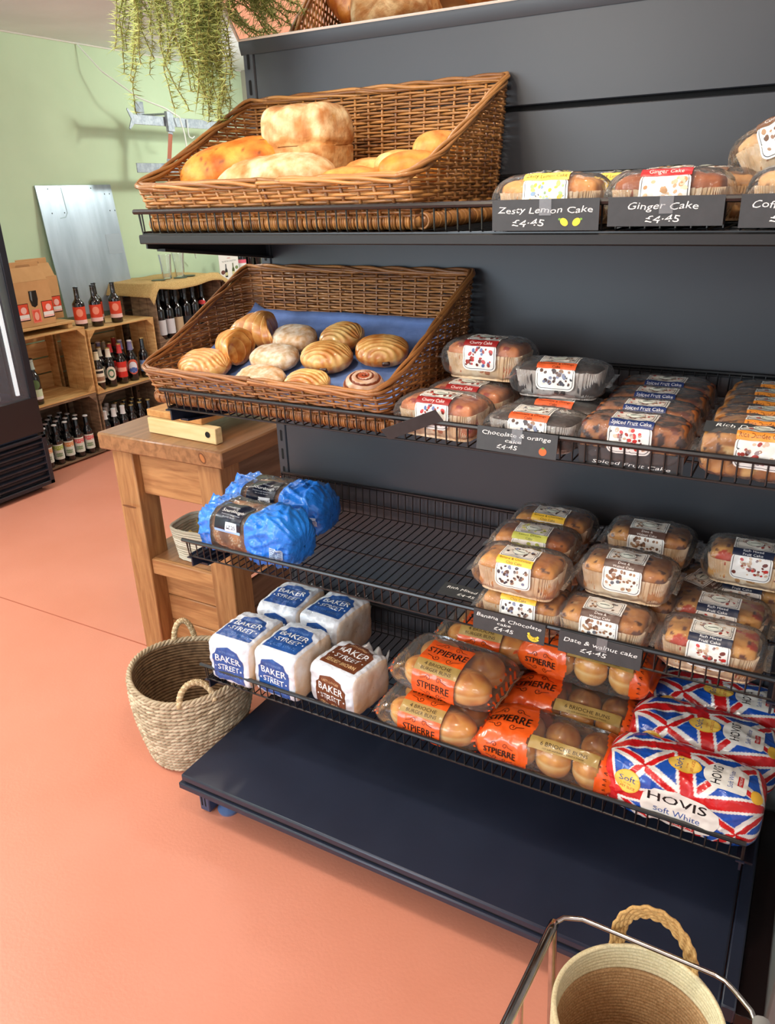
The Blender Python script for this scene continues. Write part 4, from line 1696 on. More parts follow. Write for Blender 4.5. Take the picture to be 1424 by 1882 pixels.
mb.grid(tin, [2 * PI * i / 96 for i in range(97)], [i / 60 for i in range(61)], col=tin_c)
bread_obj('tin_loaf', mb, M_crust, 'tall floury white tin loaf standing in the golden wicker basket', 'bread', (.252, -.142, S1 + .048), (0, 0, math.radians(-6)))

mb = MB()
P_ = Pillow(.235, .125, .104, n=2.15, ex=2.4, amp=.004, freq=14, seed=3)


def bl_c(u, v):
    y, z = P_.cross(v)
    n = noise.noise(Vector((u * 24, y * 24, z * 24)))
    sp = noise.noise(Vector((u * 160, y * 160, z * 160)))
    c = mixc((246, 176, 74), (222, 130, 36), .5 + n)
    if sp > .50:
        c = lin((150, 84, 36))
    return c


P_.mesh(mb, 60, 60, col=bl_c)
bread_obj('bloomer_loaf', mb, M_crusts, 'glossy orange-brown bloomer leaning at the left of the golden basket', 'bread', (.132, -.200, S1 + .060), (math.radians(0), math.radians(-12), math.radians(40)))

mb = MB()
P2_ = Pillow(.255, .115, .092, n=2.1, ex=2.3, amp=.004, freq=12, seed=8)


def bat_s(u, v):
    p = P2_.S(u, v)
    y, z = P2_.cross(v)
    if z > 0:                      # slash along the top
        d = abs(y - .008 - u * .12)
        if d < .010 and abs(u) < .085:
            p.z -= .004 * (1 - d / .010)
        elif d < .018 and abs(u) < .085:
            p.z += .002
    return p


def bat_c(u, v):
    y, z = P2_.cross(v)
    n = noise.noise(Vector((u * 20, y * 20, z * 20))) + .4 * noise.noise(Vector((u * 80, y * 80, z * 80)))
    c = mixc((234, 214, 174), (206, 158, 98), .30 + 1.1 * n)
    if z > 0 and abs(y - .008 - u * .12) < .007 and abs(u) < .085:
        c = mixc((232, 188, 112), (210, 150, 76), .5 + n)
    return c


mb.grid(bat_s, P2_.us(80), P2_.vs(110), wrap=True, col=bat_c)
bread_obj('batard_loaf', mb, M_crust, 'pale floury long loaf lying across the front of the golden basket', 'bread', (.275, -.283, S1 + .036), (0, math.radians(-3), math.radians(4)))

for i, (x, y, z, L, D, H, ca, cb, lb, rz) in enumerate((
        (.435, -.205, .058, .115, .085, .060, (246, 196, 120), (226, 156, 80), 'golden roll at the back left of the roll pile beside the tin loaf', 10),
        (.505, -.215, .072, .105, .070, .056, (252, 226, 160), (246, 200, 112), 'pale yellow floured roll in the middle of the roll pile', 35),
        (.545, -.255, .066, .120, .072, .058, (250, 190, 92), (232, 144, 50), 'orange glazed roll at the right of the roll pile', 28),
        (.548, -.150, .096, .110, .072, .062, (250, 200, 116), (236, 164, 76), 'golden roll leaning highest against the basket side', 62),
        (.445, -.292, .050, .130, .075, .052, (246, 178, 92), (228, 146, 62), 'orange roll low at the front left of the roll pile', 12),
        (.525, -.322, .040, .130, .075, .052, (250, 204, 130), (238, 170, 88), 'flat golden roll lowest behind the basket front', 4),
        (.375, -.255, .032, .10, .075, .05, (240, 180, 100), (220, 150, 70), 'roll tucked beside the tin loaf base', 70))):
    Pk = Pillow(L, D, H, n=2.1, ex=2.2, amp=.0025, freq=16, seed=i * 3.3)
    mb = MB()

    def rc(u, v, Pk=Pk, ca=ca, cb=cb):
        y, zz = Pk.cross(v)
        return mixc(ca, cb, .5 + noise.noise(Vector((u * 25, y * 25, zz * 25 + i))))
    Pk.mesh(mb, 30, 36, col=rc)
    bread_obj('bread_roll', mb, M_crusts, lb, 'bread', (x, y, S1 + z), (0, 0, math.radians(rz)))

# ================================================================ PASTRIES
M_past = mk('pastry_glaze', (255, 255, 255), .38, c2=(230, 210, 180), scale=60, detail=8, attr=True, bump=.3, bscale=120, coat=.25, bdist=.001)
M_flour = mk('floury_roll_crust', (255, 255, 255), .9, c2=(224, 206, 180), scale=90, detail=8, attr=True, bump=.5, bscale=200, bdist=.001)


def croissant(seed, Rc=.040, L=2.5, rad=.027):
    mb = MB()

    def f(s, t):
        a = (s - .5) * L
        ph = (s * 9) % 1.0
        k = max(0, math.cos((s - .5) * PI)) ** .62
        r = rad * (k * .92 + .06) * (1 + .13 * (1 - ph) * k)
        q = Vector((s * 6, math.cos(t) * 1.5, math.sin(t) * 1.5 + seed))
        r *= 1 + .06 * noise.noise(q * 1.4)
        cx, cy = Rc * math.sin(a) * 1.25, Rc * (1 - math.cos(a)) * 1.0
        d = Vector((math.sin(a), -math.cos(a), 0))
        return Vector((cx, -cy, 0)) + d * (-r * math.cos(t)) * 1.05 + Vector((0, 0, r * .92 * math.sin(t) + rad * .8))

    def c(s, t):
        ph = (s * 9) % 1.0
        n = noise.noise(Vector((s * 20, t * 2, seed)))
        m = .25 + .5 * ph + .5 * n + (.3 if math.sin(t) < -.2 else 0)
        return mixc((238, 186, 110), (190, 110, 42), m)
    mb.grid(f, [i / 110 for i in range(111)], [2 * PI * j / 30 for j in range(30)], wrap=True, col=c)
    return mb


def choc_bun(seed, L=.105, D=.080, H=.046, dark=.0, choc=False):
    mb = MB()
    Pk = Pillow(L, D, H, n=2.2, ex=2.3, amp=.002, freq=22, seed=seed)

    def f(u, v):
        p = Pk.S(u, v)
        y, z = Pk.cross(v)
        if z > -.01:
            rr = math.hypot(u * .8, (y + D * .52) * 1.15)
            p.z += .0015 * math.sin(rr * 560 + seed) + .0015
        return p

    def c(u, v):
        y, z = Pk.cross(v)
        rr = math.hypot(u * .8, (y + D * .52) * 1.15)
        n = noise.noise(Vector((u * 30, y * 30, seed)))
        w_ = .5 + .5 * math.sin(rr * 560 + seed)
        return mixc((240, 204, 134), (188, 112, 44), .22 + .5 * (1 - w_) + .8 * n + dark + (.25 if z < 0 else 0))
    mb.grid(f, Pk.us(60), Pk.vs(90), wrap=True, col=c)
    if choc:
        o = len(mb.v)
        Q = Pillow(.016, .016, .012, n=2)
        mb.x = Matrix.Translation((.012, -D / 2 + .004, H * .30))
        mb.grid(Q.S, Q.us(8), Q.vs(10), wrap=True, col=lambda u, v: lin((56, 28, 16)))
    return mb


def flour_roll(seed, L=.095, D=.078, H=.048, white=.6):
    mb = MB()
    Pk = Pillow(L, D, H, n=2.5, ex=2.6, amp=.003, freq=20, seed=seed)

    def c(u, v):
        y, z = Pk.cross(v)
        n = noise.noise(Vector((u * 35, y * 35, z * 30 + seed)))
        n2 = noise.noise(Vector((u * 140, y * 140, z * 140 + seed)))
        return mixc((244, 236, 222), (216, 160, 92), (1 - white) + .55 * n + .45 * n2 + (.35 if z < .0 else 0))
    Pk.mesh(mb, 36, 44, col=c)
    return mb


def swirl():
    mb = MB()

    def f(r, a):
        x, y = r * math.cos(a), r * math.sin(a)
        t = r / .042
        z = .030 * (max(0, 1 - t ** 3.5)) ** .5
        ph = (r / .0125 - a / (2 * PI)) % 1.0
        if t < .93:
            z -= .0045 * max(0, 1 - abs(ph - .5) * 5)
            z += .003 * (1 - t)
        q = noise.noise(Vector((x * 60, y * 60, 1))) * .001
        return (x, y * .95, max(0, z) + q)

    def c(r, a):
        ph = (r / .0125 - a / (2 * PI)) % 1.0
        n = noise.noise(Vector((r * 60 * math.cos(a), r * 60 * math.sin(a), 4)))
        if abs(ph - .5) < .17 and r < .039:
            return mixc((120, 58, 34), (150, 80, 50), .5 + n)
        if r < .012:
            return mixc((168, 70, 44), (196, 110, 80), .5 + n)
        return mixc((228, 204, 190), (176, 116, 84), .30 + .9 * n)
    mb.grid(f, [.042 * i / 48 for i in range(49)], [2 * PI * j / 72 for j in range(72)], wrap=True, col=c)
    return mb


def put_pastry(kind, mbx, mat, label, x, y, rz=0, dz=0, rx=None):
    bread_obj(kind, mbx, mat, label, 'pastry', (x, y, liner_z(y) + dz), (math.radians(20) if rx is None else rx, 0, math.radians(rz)))


put_pastry('croissant', choc_bun(14, .135, .092, .050, .12), M_past, 'large layered pastry at the front left of the basket, next to the wicker side', .058, -.290, -8, .000)
put_pastry('croissant', croissant(2, Rc=.046, L=2.6, rad=.038), M_past, 'croissant standing second from the front at the left of the pastry basket', .098, -.222, -38, .001)
put_pastry('croissant', croissant(3, Rc=.052, L=2.6, rad=.040), M_past, 'croissant furthest back at the left of the pastry basket', .112, -.148, -12, -.002)
put_pastry('floury_roll', flour_roll(1, .100, .075, .048, .62), M_flour, 'floury white roll at the back of the pastry basket', .205, -.165, 8)
put_pastry('floury_roll', flour_roll(2, .108, .075, .046, .80), M_flour, 'whitest floury roll in the middle of the pastry basket', .205, -.240, 6)
put_pastry('floury_roll', flour_roll(3, .115, .075, .040, .5), M_flour, 'golden floury roll at the basket front edge', .220, -.312, -4)
put_pastry('layered_bun', choc_bun(4, .098, .088, .048), M_past, 'domed layered bun at the back of the pastry basket', .322, -.150, -10)
put_pastry('layered_bun', choc_bun(5, .112, .082, .052, choc=True), M_past, 'layered chocolate bun in the middle right of the pastry basket', .330, -.228, 4)
put_pastry('layered_bun', choc_bun(6, .100, .072, .040), M_past, 'layered pastry at the front of the basket left of the cinnamon swirl', .336, -.310, -6)
put_pastry('layered_bun', choc_bun(7, .108, .085, .050, .12, choc=True), M_past, 'browner layered bun with a dark chocolate tip at the right of the pastries', .436, -.190, 22)
mbs_ = swirl()
put_pastry('cinnamon_swirl', mbs_, M_past, 'iced cinnamon swirl at the front right of the pastry basket', .446, -.285, 30, .001)

# ================================================================ WRAPPED LOAF CAKES
M_film = film('clear_wrap', (245, 245, 245), .02, .20, .08, .7, 60)
M_case = mk('paper_case', (242, 222, 190), .8, c2=(216, 180, 134), scale=30)
W_ = flat((236, 234, 228), .35)
NAVY = flat((38, 48, 76), .35)
INK = flat((60, 64, 70), .4)


def cake_body(c1, c2_, spots, seed, flat_top=False, L=.142, D=.078, H=.060):
    mb = MB()
    Pk = Pillow(L, D, H, n=6, ex=10, amp=.0028, freq=28, seed=seed, dome=0.001 if flat_top else .008, fine=.0026)

    def c(u, v):
        y, z = Pk.cross(v)
        n = noise.noise(Vector((u * 30, y * 30, z * 30 + seed)))
        col = mixc(c1, c2_, .5 + n * 1.1)
        for k, (sc, th, sn) in enumerate(spots):
            if noise.noise(Vector((u * sn, y * sn, z * sn + seed + k * 7))) > th:
                col = lin(sc)
        return col
    Pk.mesh(mb, 56, 70, col=c)
    return mb


def pleat_case(L=.146, D=.082, H=.046, dark=False):
    mb = MB()
    N = 220

    def f(k, z):
        t = 2 * PI * k / N
        c, s = math.cos(t), math.sin(t)
        x = L / 2 * math.copysign(abs(c) ** .3, c)
        y = D / 2 * math.copysign(abs(s) ** .3, s)
        fl = .92 + .08 * z / H
        pl = 1 + .026 * (1 if k % 4 < 2 else -1) * (z / H + .2)
        return (x * fl * pl, y * fl * pl * (1.0 + .01 * (k % 4 < 2)), z + .0012 * (k % 4 < 2) * (z / H))
    mb.grid(lambda z, k: f(k, z), [H * i / 4 for i in range(5)], list(range(N)), wrap=True)
    mb.grid(lambda z, k: [a * (1 - z) + b * z for a, b in zip(f(k, 0), (0, 0, .001))], [0, 1], list(range(N)), wrap=True)
    return mb


def cake_label(Pf, band, texts, tcol, seeds, top_dots, wl=.0335, parent=None, vtop=.050, vbot=-.050, crest=True, seed=1):
    rnd = random.Random(seed)
    d = Decal(Pf.M, L=.007, base=.0006)
    b0, b1 = -.006, .0085
    # front card
    d.rrect(-wl, vbot, wl, b0 + .004, .010, 0, W_)
    d.rrect(-wl + .0025, vbot + .0025, wl - .0025, b0 + .003, .008, 1, INK)
    d.rrect(-wl + .0035, vbot + .0035, wl - .0035, b0 + .003, .0075, 2, W_)
    for k in range(34):
        u, v = rnd.uniform(-wl + .007, wl - .007), rnd.uniform(vbot + .008, b0 - .003)
        r = rnd.uniform(.0016, .0034)
        d.ell(u, v, r * rnd.uniform(1, 1.5), r, 3 + k % 2, flat(rnd.choice(seeds), .4), n=8, rot=rnd.uniform(0, 3))
    # coloured band with name
    d.rect(-wl, b0, wl, b1, 5, flat(band, .4))
    if len(texts) == 1:
        d.text(texts[0], 0, (b0 + b1) / 2, .0066, 6, flat(tcol, .4), w=min(.060, .0038 * len(texts[0]) + .004))
    else:
        for k, tx in enumerate(texts):
            d.text(tx, 0, (b0 + b1) / 2 + (.0036 if k == 0 else -.0036), .0044, 6, flat(tcol, .4), w=min(.058, .0033 * len(tx)))
    # top card
    d.rect(-wl, b1, wl, vtop, 0, W_)
    d.rrect(-wl + .0025, b1 + .002, wl - .0025, vtop - .0025, .002, 1, INK)
    d.rrect(-wl + .0035, b1 + .003, wl - .0035, vtop - .0035, .002, 2, W_)
    d.rrect(-wl + .0055, b1 + .005, wl - .0055, vtop - .0055, .002, 3, INK)
    d.rrect(-wl + .0061, b1 + .0056, wl - .0061, vtop - .0061, .002, 4, flat((228, 222, 212), .35))
    for k in range(22):
        u, v = rnd.uniform(-wl + .009, wl - .009), rnd.uniform(b1 + .008, vtop - .008)
        r = rnd.uniform(.0016, .0032)
        d.ell(u, v, r * rnd.uniform(1, 1.6), r, 5 + k % 2, flat(rnd.choice(top_dots), .4), n=8, rot=rnd.uniform(0, 3))
    cv = (b1 + vtop) / 2
    d.ell(0, cv, .0150, .0100, 7, INK, n=20)
    d.ell(0, cv, .0143, .0093, 8, flat((236, 238, 228), .35), n=20)
    d.ell(0, cv, .0118, .0072, 9, flat((176, 196, 172), .35), n=20)
    d.ell(0, cv, .0112, .0067, 10, flat((238, 240, 230), .35), n=20)
    d.rect(-.008, cv - .001, .008, cv + .001, 11, flat((90, 110, 96), .4))
    return d.build('printed_label', parent)


def make_cake(name, body, band, texts, tcol, dots, topd, case=True, seed=1, dark_case=None, D=.094, H=.076, amp=.0022):
    root = empty(name, (0, 0, -6))
    tag(root, name, 'cake')
    o = body.build('cake', M_cakeb, root, smooth=180)
    o.location = (0, 0, .004)
    if case:
        c = pleat_case(D=D - .010).build('paper_case', dark_case or M_case, root, smooth=30)
        c.location = (0, 0, .003)
    Pf = Pillow(.186, D, H, n=5.0 if not case else 3.8, fin=.11, amp=amp, freq=26, seed=seed * 2.1, fine=.0008, crease=.0006)
    fm = MB()
    Pf.mesh(fm, 64, 64)
    fm.build('clear_wrapper', M_film, root, smooth=180)
    cake_label(Pf, band, texts, tcol, dots, topd, parent=root, seed=seed, vtop=min(.05, D * .56), vbot=-min(.05, H * .66))
    return root


M_cakeb = mk('baked_sponge', (255, 255, 255), .55, c2=(228, 204, 176), scale=50, detail=8, attr=True, bump=.4, bscale=110, bdist=.0015)
BERRY = [(190, 44, 40), (160, 60, 50), (110, 50, 40), (206, 180, 156), (150, 130, 130), (176, 140, 116)]
NUT = [(150, 110, 80), (110, 76, 56), (90, 90, 96), (176, 140, 108)]
CHOC = [(70, 50, 44), (96, 70, 60), (126, 134, 160), (60, 60, 70), (150, 120, 100)]
LEM = [(232, 200, 70), (236, 214, 110), (130, 160, 190), (160, 190, 130)]
sponge = ((214, 150, 78), (184, 112, 48))
V = {}
V['lemon'] = make_cake('lemon_cake', cake_body((232, 176, 100), (206, 138, 66), [], 1), (246, 214, 92), ['Zesty Lemon Cake'], (120, 100, 40), LEM, LEM, seed=1)
V['ginger'] = make_cake('ginger_cake', cake_body((176, 104, 52), (150, 80, 36), [], 2), (190, 34, 40), ['Ginger Cake'], (245, 235, 225), [(214, 180, 140), (196, 150, 104), (226, 200, 166)], [(214, 180, 140), (196, 150, 104)], seed=2)
V['coffee'] = make_cake('coffee_cake', cake_body((226, 186, 130), (190, 140, 88), [((130, 86, 50), .35, 60)], 3), (120, 84, 60), ['Coffee Cake'], (240, 230, 220), NUT, NUT, seed=3)
V['cherry'] = make_cake('cherry_cake', cake_body((214, 140, 84), (180, 96, 52), [((150, 40, 30), .42, 50)], 4), (150, 34, 34), ['Cherry Cake'], (240, 225, 220), BERRY[:3] + [(90, 110, 160)], BERRY, seed=4)
V['choc'] = make_cake('chocolate_orange_cake', cake_body((58, 40, 34), (36, 24, 22), [], 5, H=.046), (222, 96, 50), ['Chocolate & Orange', 'Cake'], (60, 30, 20), CHOC, CHOC, seed=5, H=.064,
                      dark_case=mk('pale_grey_case', (214, 208, 200), .7, c2=(168, 156, 146), scale=30))
V['spiced'] = make_cake('spiced_fruit_cake', cake_body((196, 130, 76), (150, 92, 50), [((64, 40, 36), .18, 75), ((112, 50, 34), .38, 60)], 6, True, L=.160, D=.074, H=.062), (40, 58, 110), ['Spiced Fruit Cake'], (235, 235, 235), BERRY, BERRY, case=False, seed=6, D=.084, H=.072)
V['dundee'] = make_cake('dundee_cake', cake_body((204, 150, 84), (164, 108, 52), [((224, 186, 120), .30, 40), ((80, 50, 36), .38, 80)], 7, True, L=.160, D=.053, H=.064), (238, 150, 60), ['Rich Dundee Cake'], (110, 60, 30), BERRY, BERRY, case=False, seed=7, D=.062, H=.074)
V['banana'] = make_cake('banana_chocolate_cake', cake_body((226, 166, 84), (198, 128, 56), [((90, 50, 30), .48, 70)], 8), (244, 196, 66), ['Banana & Chocolate', 'Chip Cake'], (90, 70, 30), CHOC, CHOC, seed=8)
V['lime'] = make_cake('banana_chocolate_cake', cake_body((216, 146, 72), (184, 106, 44), [((90, 50, 30), .52, 70)], 18), (206, 206, 96), ['Lemon Drizzle', 'Cake'], (80, 90, 40), [(176, 186, 90), (206, 200, 110)], [(176, 186, 90), (206, 200, 110)], seed=18)
V['date'] = make_cake('date_walnut_cake', cake_body((218, 158, 84), (182, 118, 60), [((100, 60, 40), .36, 70), ((224, 190, 140), .42, 60)], 9), (92, 68, 60), ['Date &', 'Walnut Cake'], (240, 232, 226), NUT, NUT, seed=9)
V['mixed'] = make_cake('mixed_fruit_cake', cake_body((226, 174, 96), (192, 134, 66), [((186, 60, 30), .36, 42), ((110, 60, 40), .42, 60)], 10), (36, 44, 66), ['Rich Mixed', 'Fruit Cake'], (235, 235, 235), BERRY, BERRY, seed=10)


def cake(kind, x, y, z, label, rz=0, rx=0, ry=0):
    o = place(V[kind], USED, (x, y, z), rot=(math.radians(rx), math.radians(ry), math.radians(rz)), label=label)
    o['category'] = 'cake'
    return o


cake('lemon', .822, -.332, S1 + .002, 'wrapped lemon loaf cake with a yellow label band, front of the top shelf', 2)
cake('lemon', .900, -.220, S1 + .000, 'wrapped golden loaf cake behind the gap between the lemon and ginger cakes', -8)
cake('ginger', .990, -.330, S1 + .002, 'wrapped ginger loaf cake with a red label band, front of the top shelf', 0)
cake('coffee', 1.020, -.215, S1 + .002, 'wrapped cake behind the red-banded ginger cake on the top shelf', -2)
cake('coffee', 1.172, -.322, S1 + .002, 'wrapped coffee cake at the right front end of the top shelf', 4)
cake('coffee', 1.150, -.225, S1 + .074, 'wrapped coffee cake tilted up behind the others at the top shelf right end', -20, 0, -22)

cake('cherry', .640, -.332, S2 + .002, 'cherry cake at the shelf front beside the pastry basket, dark red band', -4)
cake('cherry', .650, -.232, S2 + .002, 'cherry cake in the middle row, between the front one and the stacked one', -5)
cake('cherry', .655, -.128, S2 + .002, 'cherry cake at the back of the second shelf, supporting the stacked one')
cake('cherry', .668, -.190, S2 + .078, 'cherry cake stacked highest next to the wicker basket side', -3)
cake('choc', .812, -.330, S2 + .002, 'dark chocolate orange cake at the front of the second shelf', -3)
cake('choc', .822, -.232, S2 + .002, 'dark chocolate orange cake in the middle row of the second shelf', -2)
cake('choc', .830, -.130, S2 + .002, 'dark chocolate cake hidden lowest at the back of the second shelf')
cake('choc', .818, -.225, S2 + .066, 'dark chocolate orange cake stacked on top of its column', 3)
for i, lb in enumerate(('foremost', 'second from the front', 'third from the front', 'rearmost')):
    cake('spiced', .976, -.338 + .083 * i, S2 + .002 + .002 * i, 'spiced fruit cake with navy band in the second shelf row, ' + lb, (-1, 1, 0, -1)[i])
for i, lb in enumerate(('foremost, orange band in view', 'second from the front', 'third from the front', 'fourth from the front', 'fifth from the front', 'rearmost')):
    cake('dundee', 1.158 + .004 * (i % 2), -.349 + .061 * i, S2 + .002, 'dundee cake at the second shelf right end, ' + lb, (0, -1, 1, 0, 1, 0)[i])

cake('banana', .806, -.332, S3 + .002, 'banana chocolate cake at the bottom of the front stack on the third shelf', 0)
cake('banana', .799, -.338, S3 + .077, 'banana chocolate cake with yellow band, top of the front stack', -2)
cake('banana', .785, -.232, S3 + .002, 'banana chocolate cake at the bottom of the middle stack on the third shelf')
cake('lime', .785, -.228, S3 + .077, 'loaf cake with a yellow-green top label in the banana cake stacks', 2)
cake('banana', .790, -.120, S3 + .002, 'banana chocolate cake at the bottom of the rear stack on the third shelf')
cake('banana', .790, -.128, S3 + .077, 'banana chocolate cake on top of the rear stack, against the back rim', 0)
cake('date', .953, -.330, S3 + .002, 'date and walnut cake at the front bottom of the third shelf', -1)
cake('date', .985, -.232, S3 + .002, 'date and walnut cake low in the middle of the third shelf', -4)
cake('date', .973, -.272, S3 + .077, 'date and walnut cake on top of the front stack, brown band in full view', -1)
cake('date', .975, -.115, S3 + .002, 'date and walnut cake low at the back of the third shelf')
cake('date', .980, -.125, S3 + .079, 'date and walnut cake on top at the back of the third shelf', 1)
cake('date', 1.075, -.155, S3 + .002, 'date and walnut cake turned sideways behind the stacks', 70)
cake('mixed', 1.130, -.328, S3 + .002, 'rich mixed fruit cake at the front right of the third shelf', 0)
cake('mixed', 1.128, -.226, S3 + .004, 'rich mixed fruit cake second from the front at the third shelf right', -1)
cake('mixed', 1.155, -.118, S3 + .002, 'rich mixed fruit cake low at the back right of the third shelf', 1)
cake('mixed', 1.165, -.135, S3 + .080, 'rich mixed fruit cake stacked highest at the right of the third shelf', 0)

# ================================================================ BAKER STREET LOAVES
M_bag = mk('white_bread_bag', (232, 236, 242), .28, c2=(222, 228, 238), scale=20, coat=.5, bump=.9, bscale=26, bdist=.008)
M_bagcrust = mk('crust_through_bag', (234, 226, 216), .3, c2=(220, 186, 146), scale=16, coat=.5, bump=.8, bscale=26, bdist=.006)
BB = flat((38, 82, 152), .3)
BW = flat((240, 242, 244), .3)


def baker(kind, label, loc, rz, main, brown=False, L=.127, D=.158, H=.122, seed=1, rx=0):
    root = empty('sliced_loaf', loc, rot=(math.radians(rx), 0, math.radians(rz)))
    tag(root, label, 'bread')
    Pk = Pillow(L, D, H, n=6.5, ex=9, amp=.0040, freq=17, seed=seed, fine=.0008, crease=.0012)
    mb = MB()
    Pk.mesh(mb, 70, 110, mi=lambda u, v: 1 if (abs(u) > L * .462) else 0)
    mb.build('printed_bag', [M_bag, M_bagcrust], root, smooth=180)
    d = Decal(Pk.M, L=.007, base=.0007)
    lt = flat((120, 160, 214), .3) if not brown else flat((226, 186, 140), .3)

    def lab(vc, hh, ww):
        pts = [(-ww, vc - hh), (ww, vc - hh), (ww * 1.0, vc + hh * .45), (ww * .80, vc + hh * .62), (ww * .7, vc + hh * .9), (0, vc + hh * 1.08), (-ww * .7, vc + hh * .9), (-ww * .80, vc + hh * .62), (-ww, vc + hh * .45)]
        d.poly(pts, 0, main)
        d.text('LASTS LONGER', 0, vc + hh * .74, hh * .13, 1, lt, w=ww * 1.1)
        d.text('BAKER', 0, vc + hh * .34, hh * .40, 1, BW, w=ww * 1.62)
        d.text('BAKER', .0006, vc + hh * .34, hh * .40, 1, BW, w=ww * 1.62)
        d.text('STREET', 0, vc - hh * .18, hh * .32, 1, BW, w=ww * 1.35)
        d.text('STREET', .0005, vc - hh * .18, hh * .32, 1, BW, w=ww * 1.35)
        for s in (-1, 1):
            d.ell(s * ww * .84, vc - hh * .18, .0022, .0022, 1, BW, n=8)
        d.text('SEEDED BROWN' if brown else 'SLICED WHITE', 0, vc - hh * .66, hh * .24, 1, flat((240, 206, 150) if brown else (96, 140, 206), .3), w=ww * 1.6)
    lab(.066, .048, .049 if not brown else .052)
    lab(-.058, .045, .045)
    d.build('printed_label', root)
    # gathered bag end at the back and the loose folds on top
    mb = MB()

    def tail(u, v):
        y = D / 2 - .012 + v * .050
        w = L * .46 * (1 - .45 * v)
        z = H * (.55 + .15 * v) + .010 * noise.noise(Vector((u * 5, v * 3, seed)))
        return (u * w, y, z + .012 * math.sin(u * 7 + seed) * v)
    mb.grid(tail, [-1 + 2 * i / 24 for i in range(25)], [i / 10 for i in range(11)])
    o = mb.build('bag_tail', film('milky_bag_film', (235, 238, 245), .45, .9, .2, .5, 50), root, smooth=180)
    sm = o.modifiers.new('thickness', 'SOLIDIFY'); sm.thickness = .0008
    return root


z4 = S4 + .003
baker('w', 'white Baker Street sliced loaf at the front left corner of the lowest wire shelf', (.094, -.308, z4), 1, BB, seed=1)
baker('w', 'white Baker Street sliced loaf at the front, between another white and the brown one', (.226, -.300, z4), -2, BB, seed=2)
baker('w', 'white Baker Street sliced loaf at the back left of its group', (.098, -.128, z4 + .002), 3, BB, seed=3, rx=0)
baker('w', 'white Baker Street sliced loaf at the back, second from the left', (.232, -.122, z4 + .002), -4, BB, seed=4)
baker('b', 'seeded brown Baker Street loaf with brown labels, right of the white ones', (.376, -.290, z4), -9, flat((112, 62, 38), .3), brown=True, L=.140, D=.135, H=.105, seed=7)

# ================================================================ BLUE SOURDOUGH BAGS
M_blue = mk('blue_bread_bag', (44, 136, 240), .3, c2=(34, 120, 226), scale=12, coat=.4, bump=1.0, bscale=24, bdist=.012)
M_seed = mk('seeded_crust', (150, 104, 70), .6, c2=(96, 64, 44), scale=60, detail=8, bump=.8, bscale=150, bdist=.002)


def blue_bag(label, loc, rz, seed):
    root = empty('bagged_sourdough', loc, rot=(0, 0, math.radians(rz)))
    tag(root, label, 'bread')
    L, D, H = .272, .130, .112
    Pk = Pillow(L, D, H, n=3.4, ex=6, amp=.006, freq=12, seed=seed, fine=.0006, crease=.0055, cmask=(-.078, .022))
    mb = MB()

    def S2_(u, v):
        p = Pk.S(u, v)
        if u > .10:          # gathered right end
            t = (u - .10) / (.145 - .10)
            p.z = p.z * (1 - .25 * t)
            p.y *= 1 - .1 * t
        return p
    mb.grid(S2_, Pk.us(90), Pk.vs(100), wrap=True, mi=lambda u, v: 1 if -.078 < u < .022 else 0)
    mb.build('printed_bag', [M_blue, film('bag_window', (235, 225, 215), .02, .18, .10, .6, 50)], root, smooth=180)
    mb = MB()
    Q = Pillow(.22, .120, .100, n=2.6, ex=2.8, amp=.005, freq=18, seed=seed + 3)

    def cc(u, v):
        y, z = Q.cross(v)
        n = noise.noise(Vector((u * 30, y * 30, z * 30)))
        s = noise.noise(Vector((u * 320, y * 320, z * 320)))
        c = mixc((214, 150, 96), (126, 84, 60), .5 + n * 1.3)
        if s > .22 and n < .2:
            c = lin((226, 210, 186))
        return c
    Q.mesh(mb, 110, 110, col=cc)
    o = mb.build('sourdough_loaf', M_cakeb, root, smooth=180)
    o.location = (-.025, 0, .006)
    d = Decal(lambda u, v, off: Pk.M(u, v, off), L=.007, base=.0012)
    NV = flat((22, 28, 46), .25)
    SL = flat((150, 186, 232), .25)
    d.rect(-.063, -.030, .012, .050, 0, NV)
    d.rect(-.063, -.036, .012, -.030, 0, SL)
    d.text('White', -.025, .028, .0055, 1, flat((180, 186, 196)))
    d.text('Sourdough', -.025, .015, .0095, 1, WHT)
    d.text('Traditionally baked bread', -.025, .004, .0035, 1, flat((180, 186, 196)))
    d.text('for a rich flavour', -.025, -.002, .0035, 1, flat((180, 186, 196)))
    d.rect(-.030, -.032, .002, -.012, 1, flat((214, 226, 240), .25))
    d.text('£2.25', -.014, -.022, .008, 2, flat((50, 60, 80)))
    d.build('printed_label', root)
    d = Decal(Pk.M, L=.007, base=.0012)
    d.rect(.090, -.075, .122, -.048, 0, flat((176, 196, 222), .3))
    for k in range(6):
        d.rect(.092, -.073 + k * .0042, .120, -.0715 + k * .0042, 1, flat((70, 96, 150), .3))
    d.build('barcode_panel', root)
    # folded corner lip along the left top
    mb = MB()

    def flap(u, v):
        x = -.138 + .10 * u
        y = -.02 + .035 * v * (1 - .6 * u)
        z = H * (.70 + .34 * (1 - u) * v + .25 * u) + .006 * noise.noise(Vector((u * 6, v * 6, seed)))
        return (x, y, z)
    mb.grid(flap, [i / 14 for i in range(15)], [i / 8 for i in range(9)])
    o = mb.build('bag_fold', M_blue, root, smooth=180)
    sm = o.modifiers.new('thickness', 'SOLIDIFY'); sm.thickness = .001
    return root


blue_bag('blue bag of seeded sourdough at the very front left of the third shelf', (.156, -.305, S3 + .004), -3, 1.0)
blue_bag('blue bag of seeded sourdough behind the front one on the third shelf', (.118, -.150, S3 + .004), 5, 6.0)

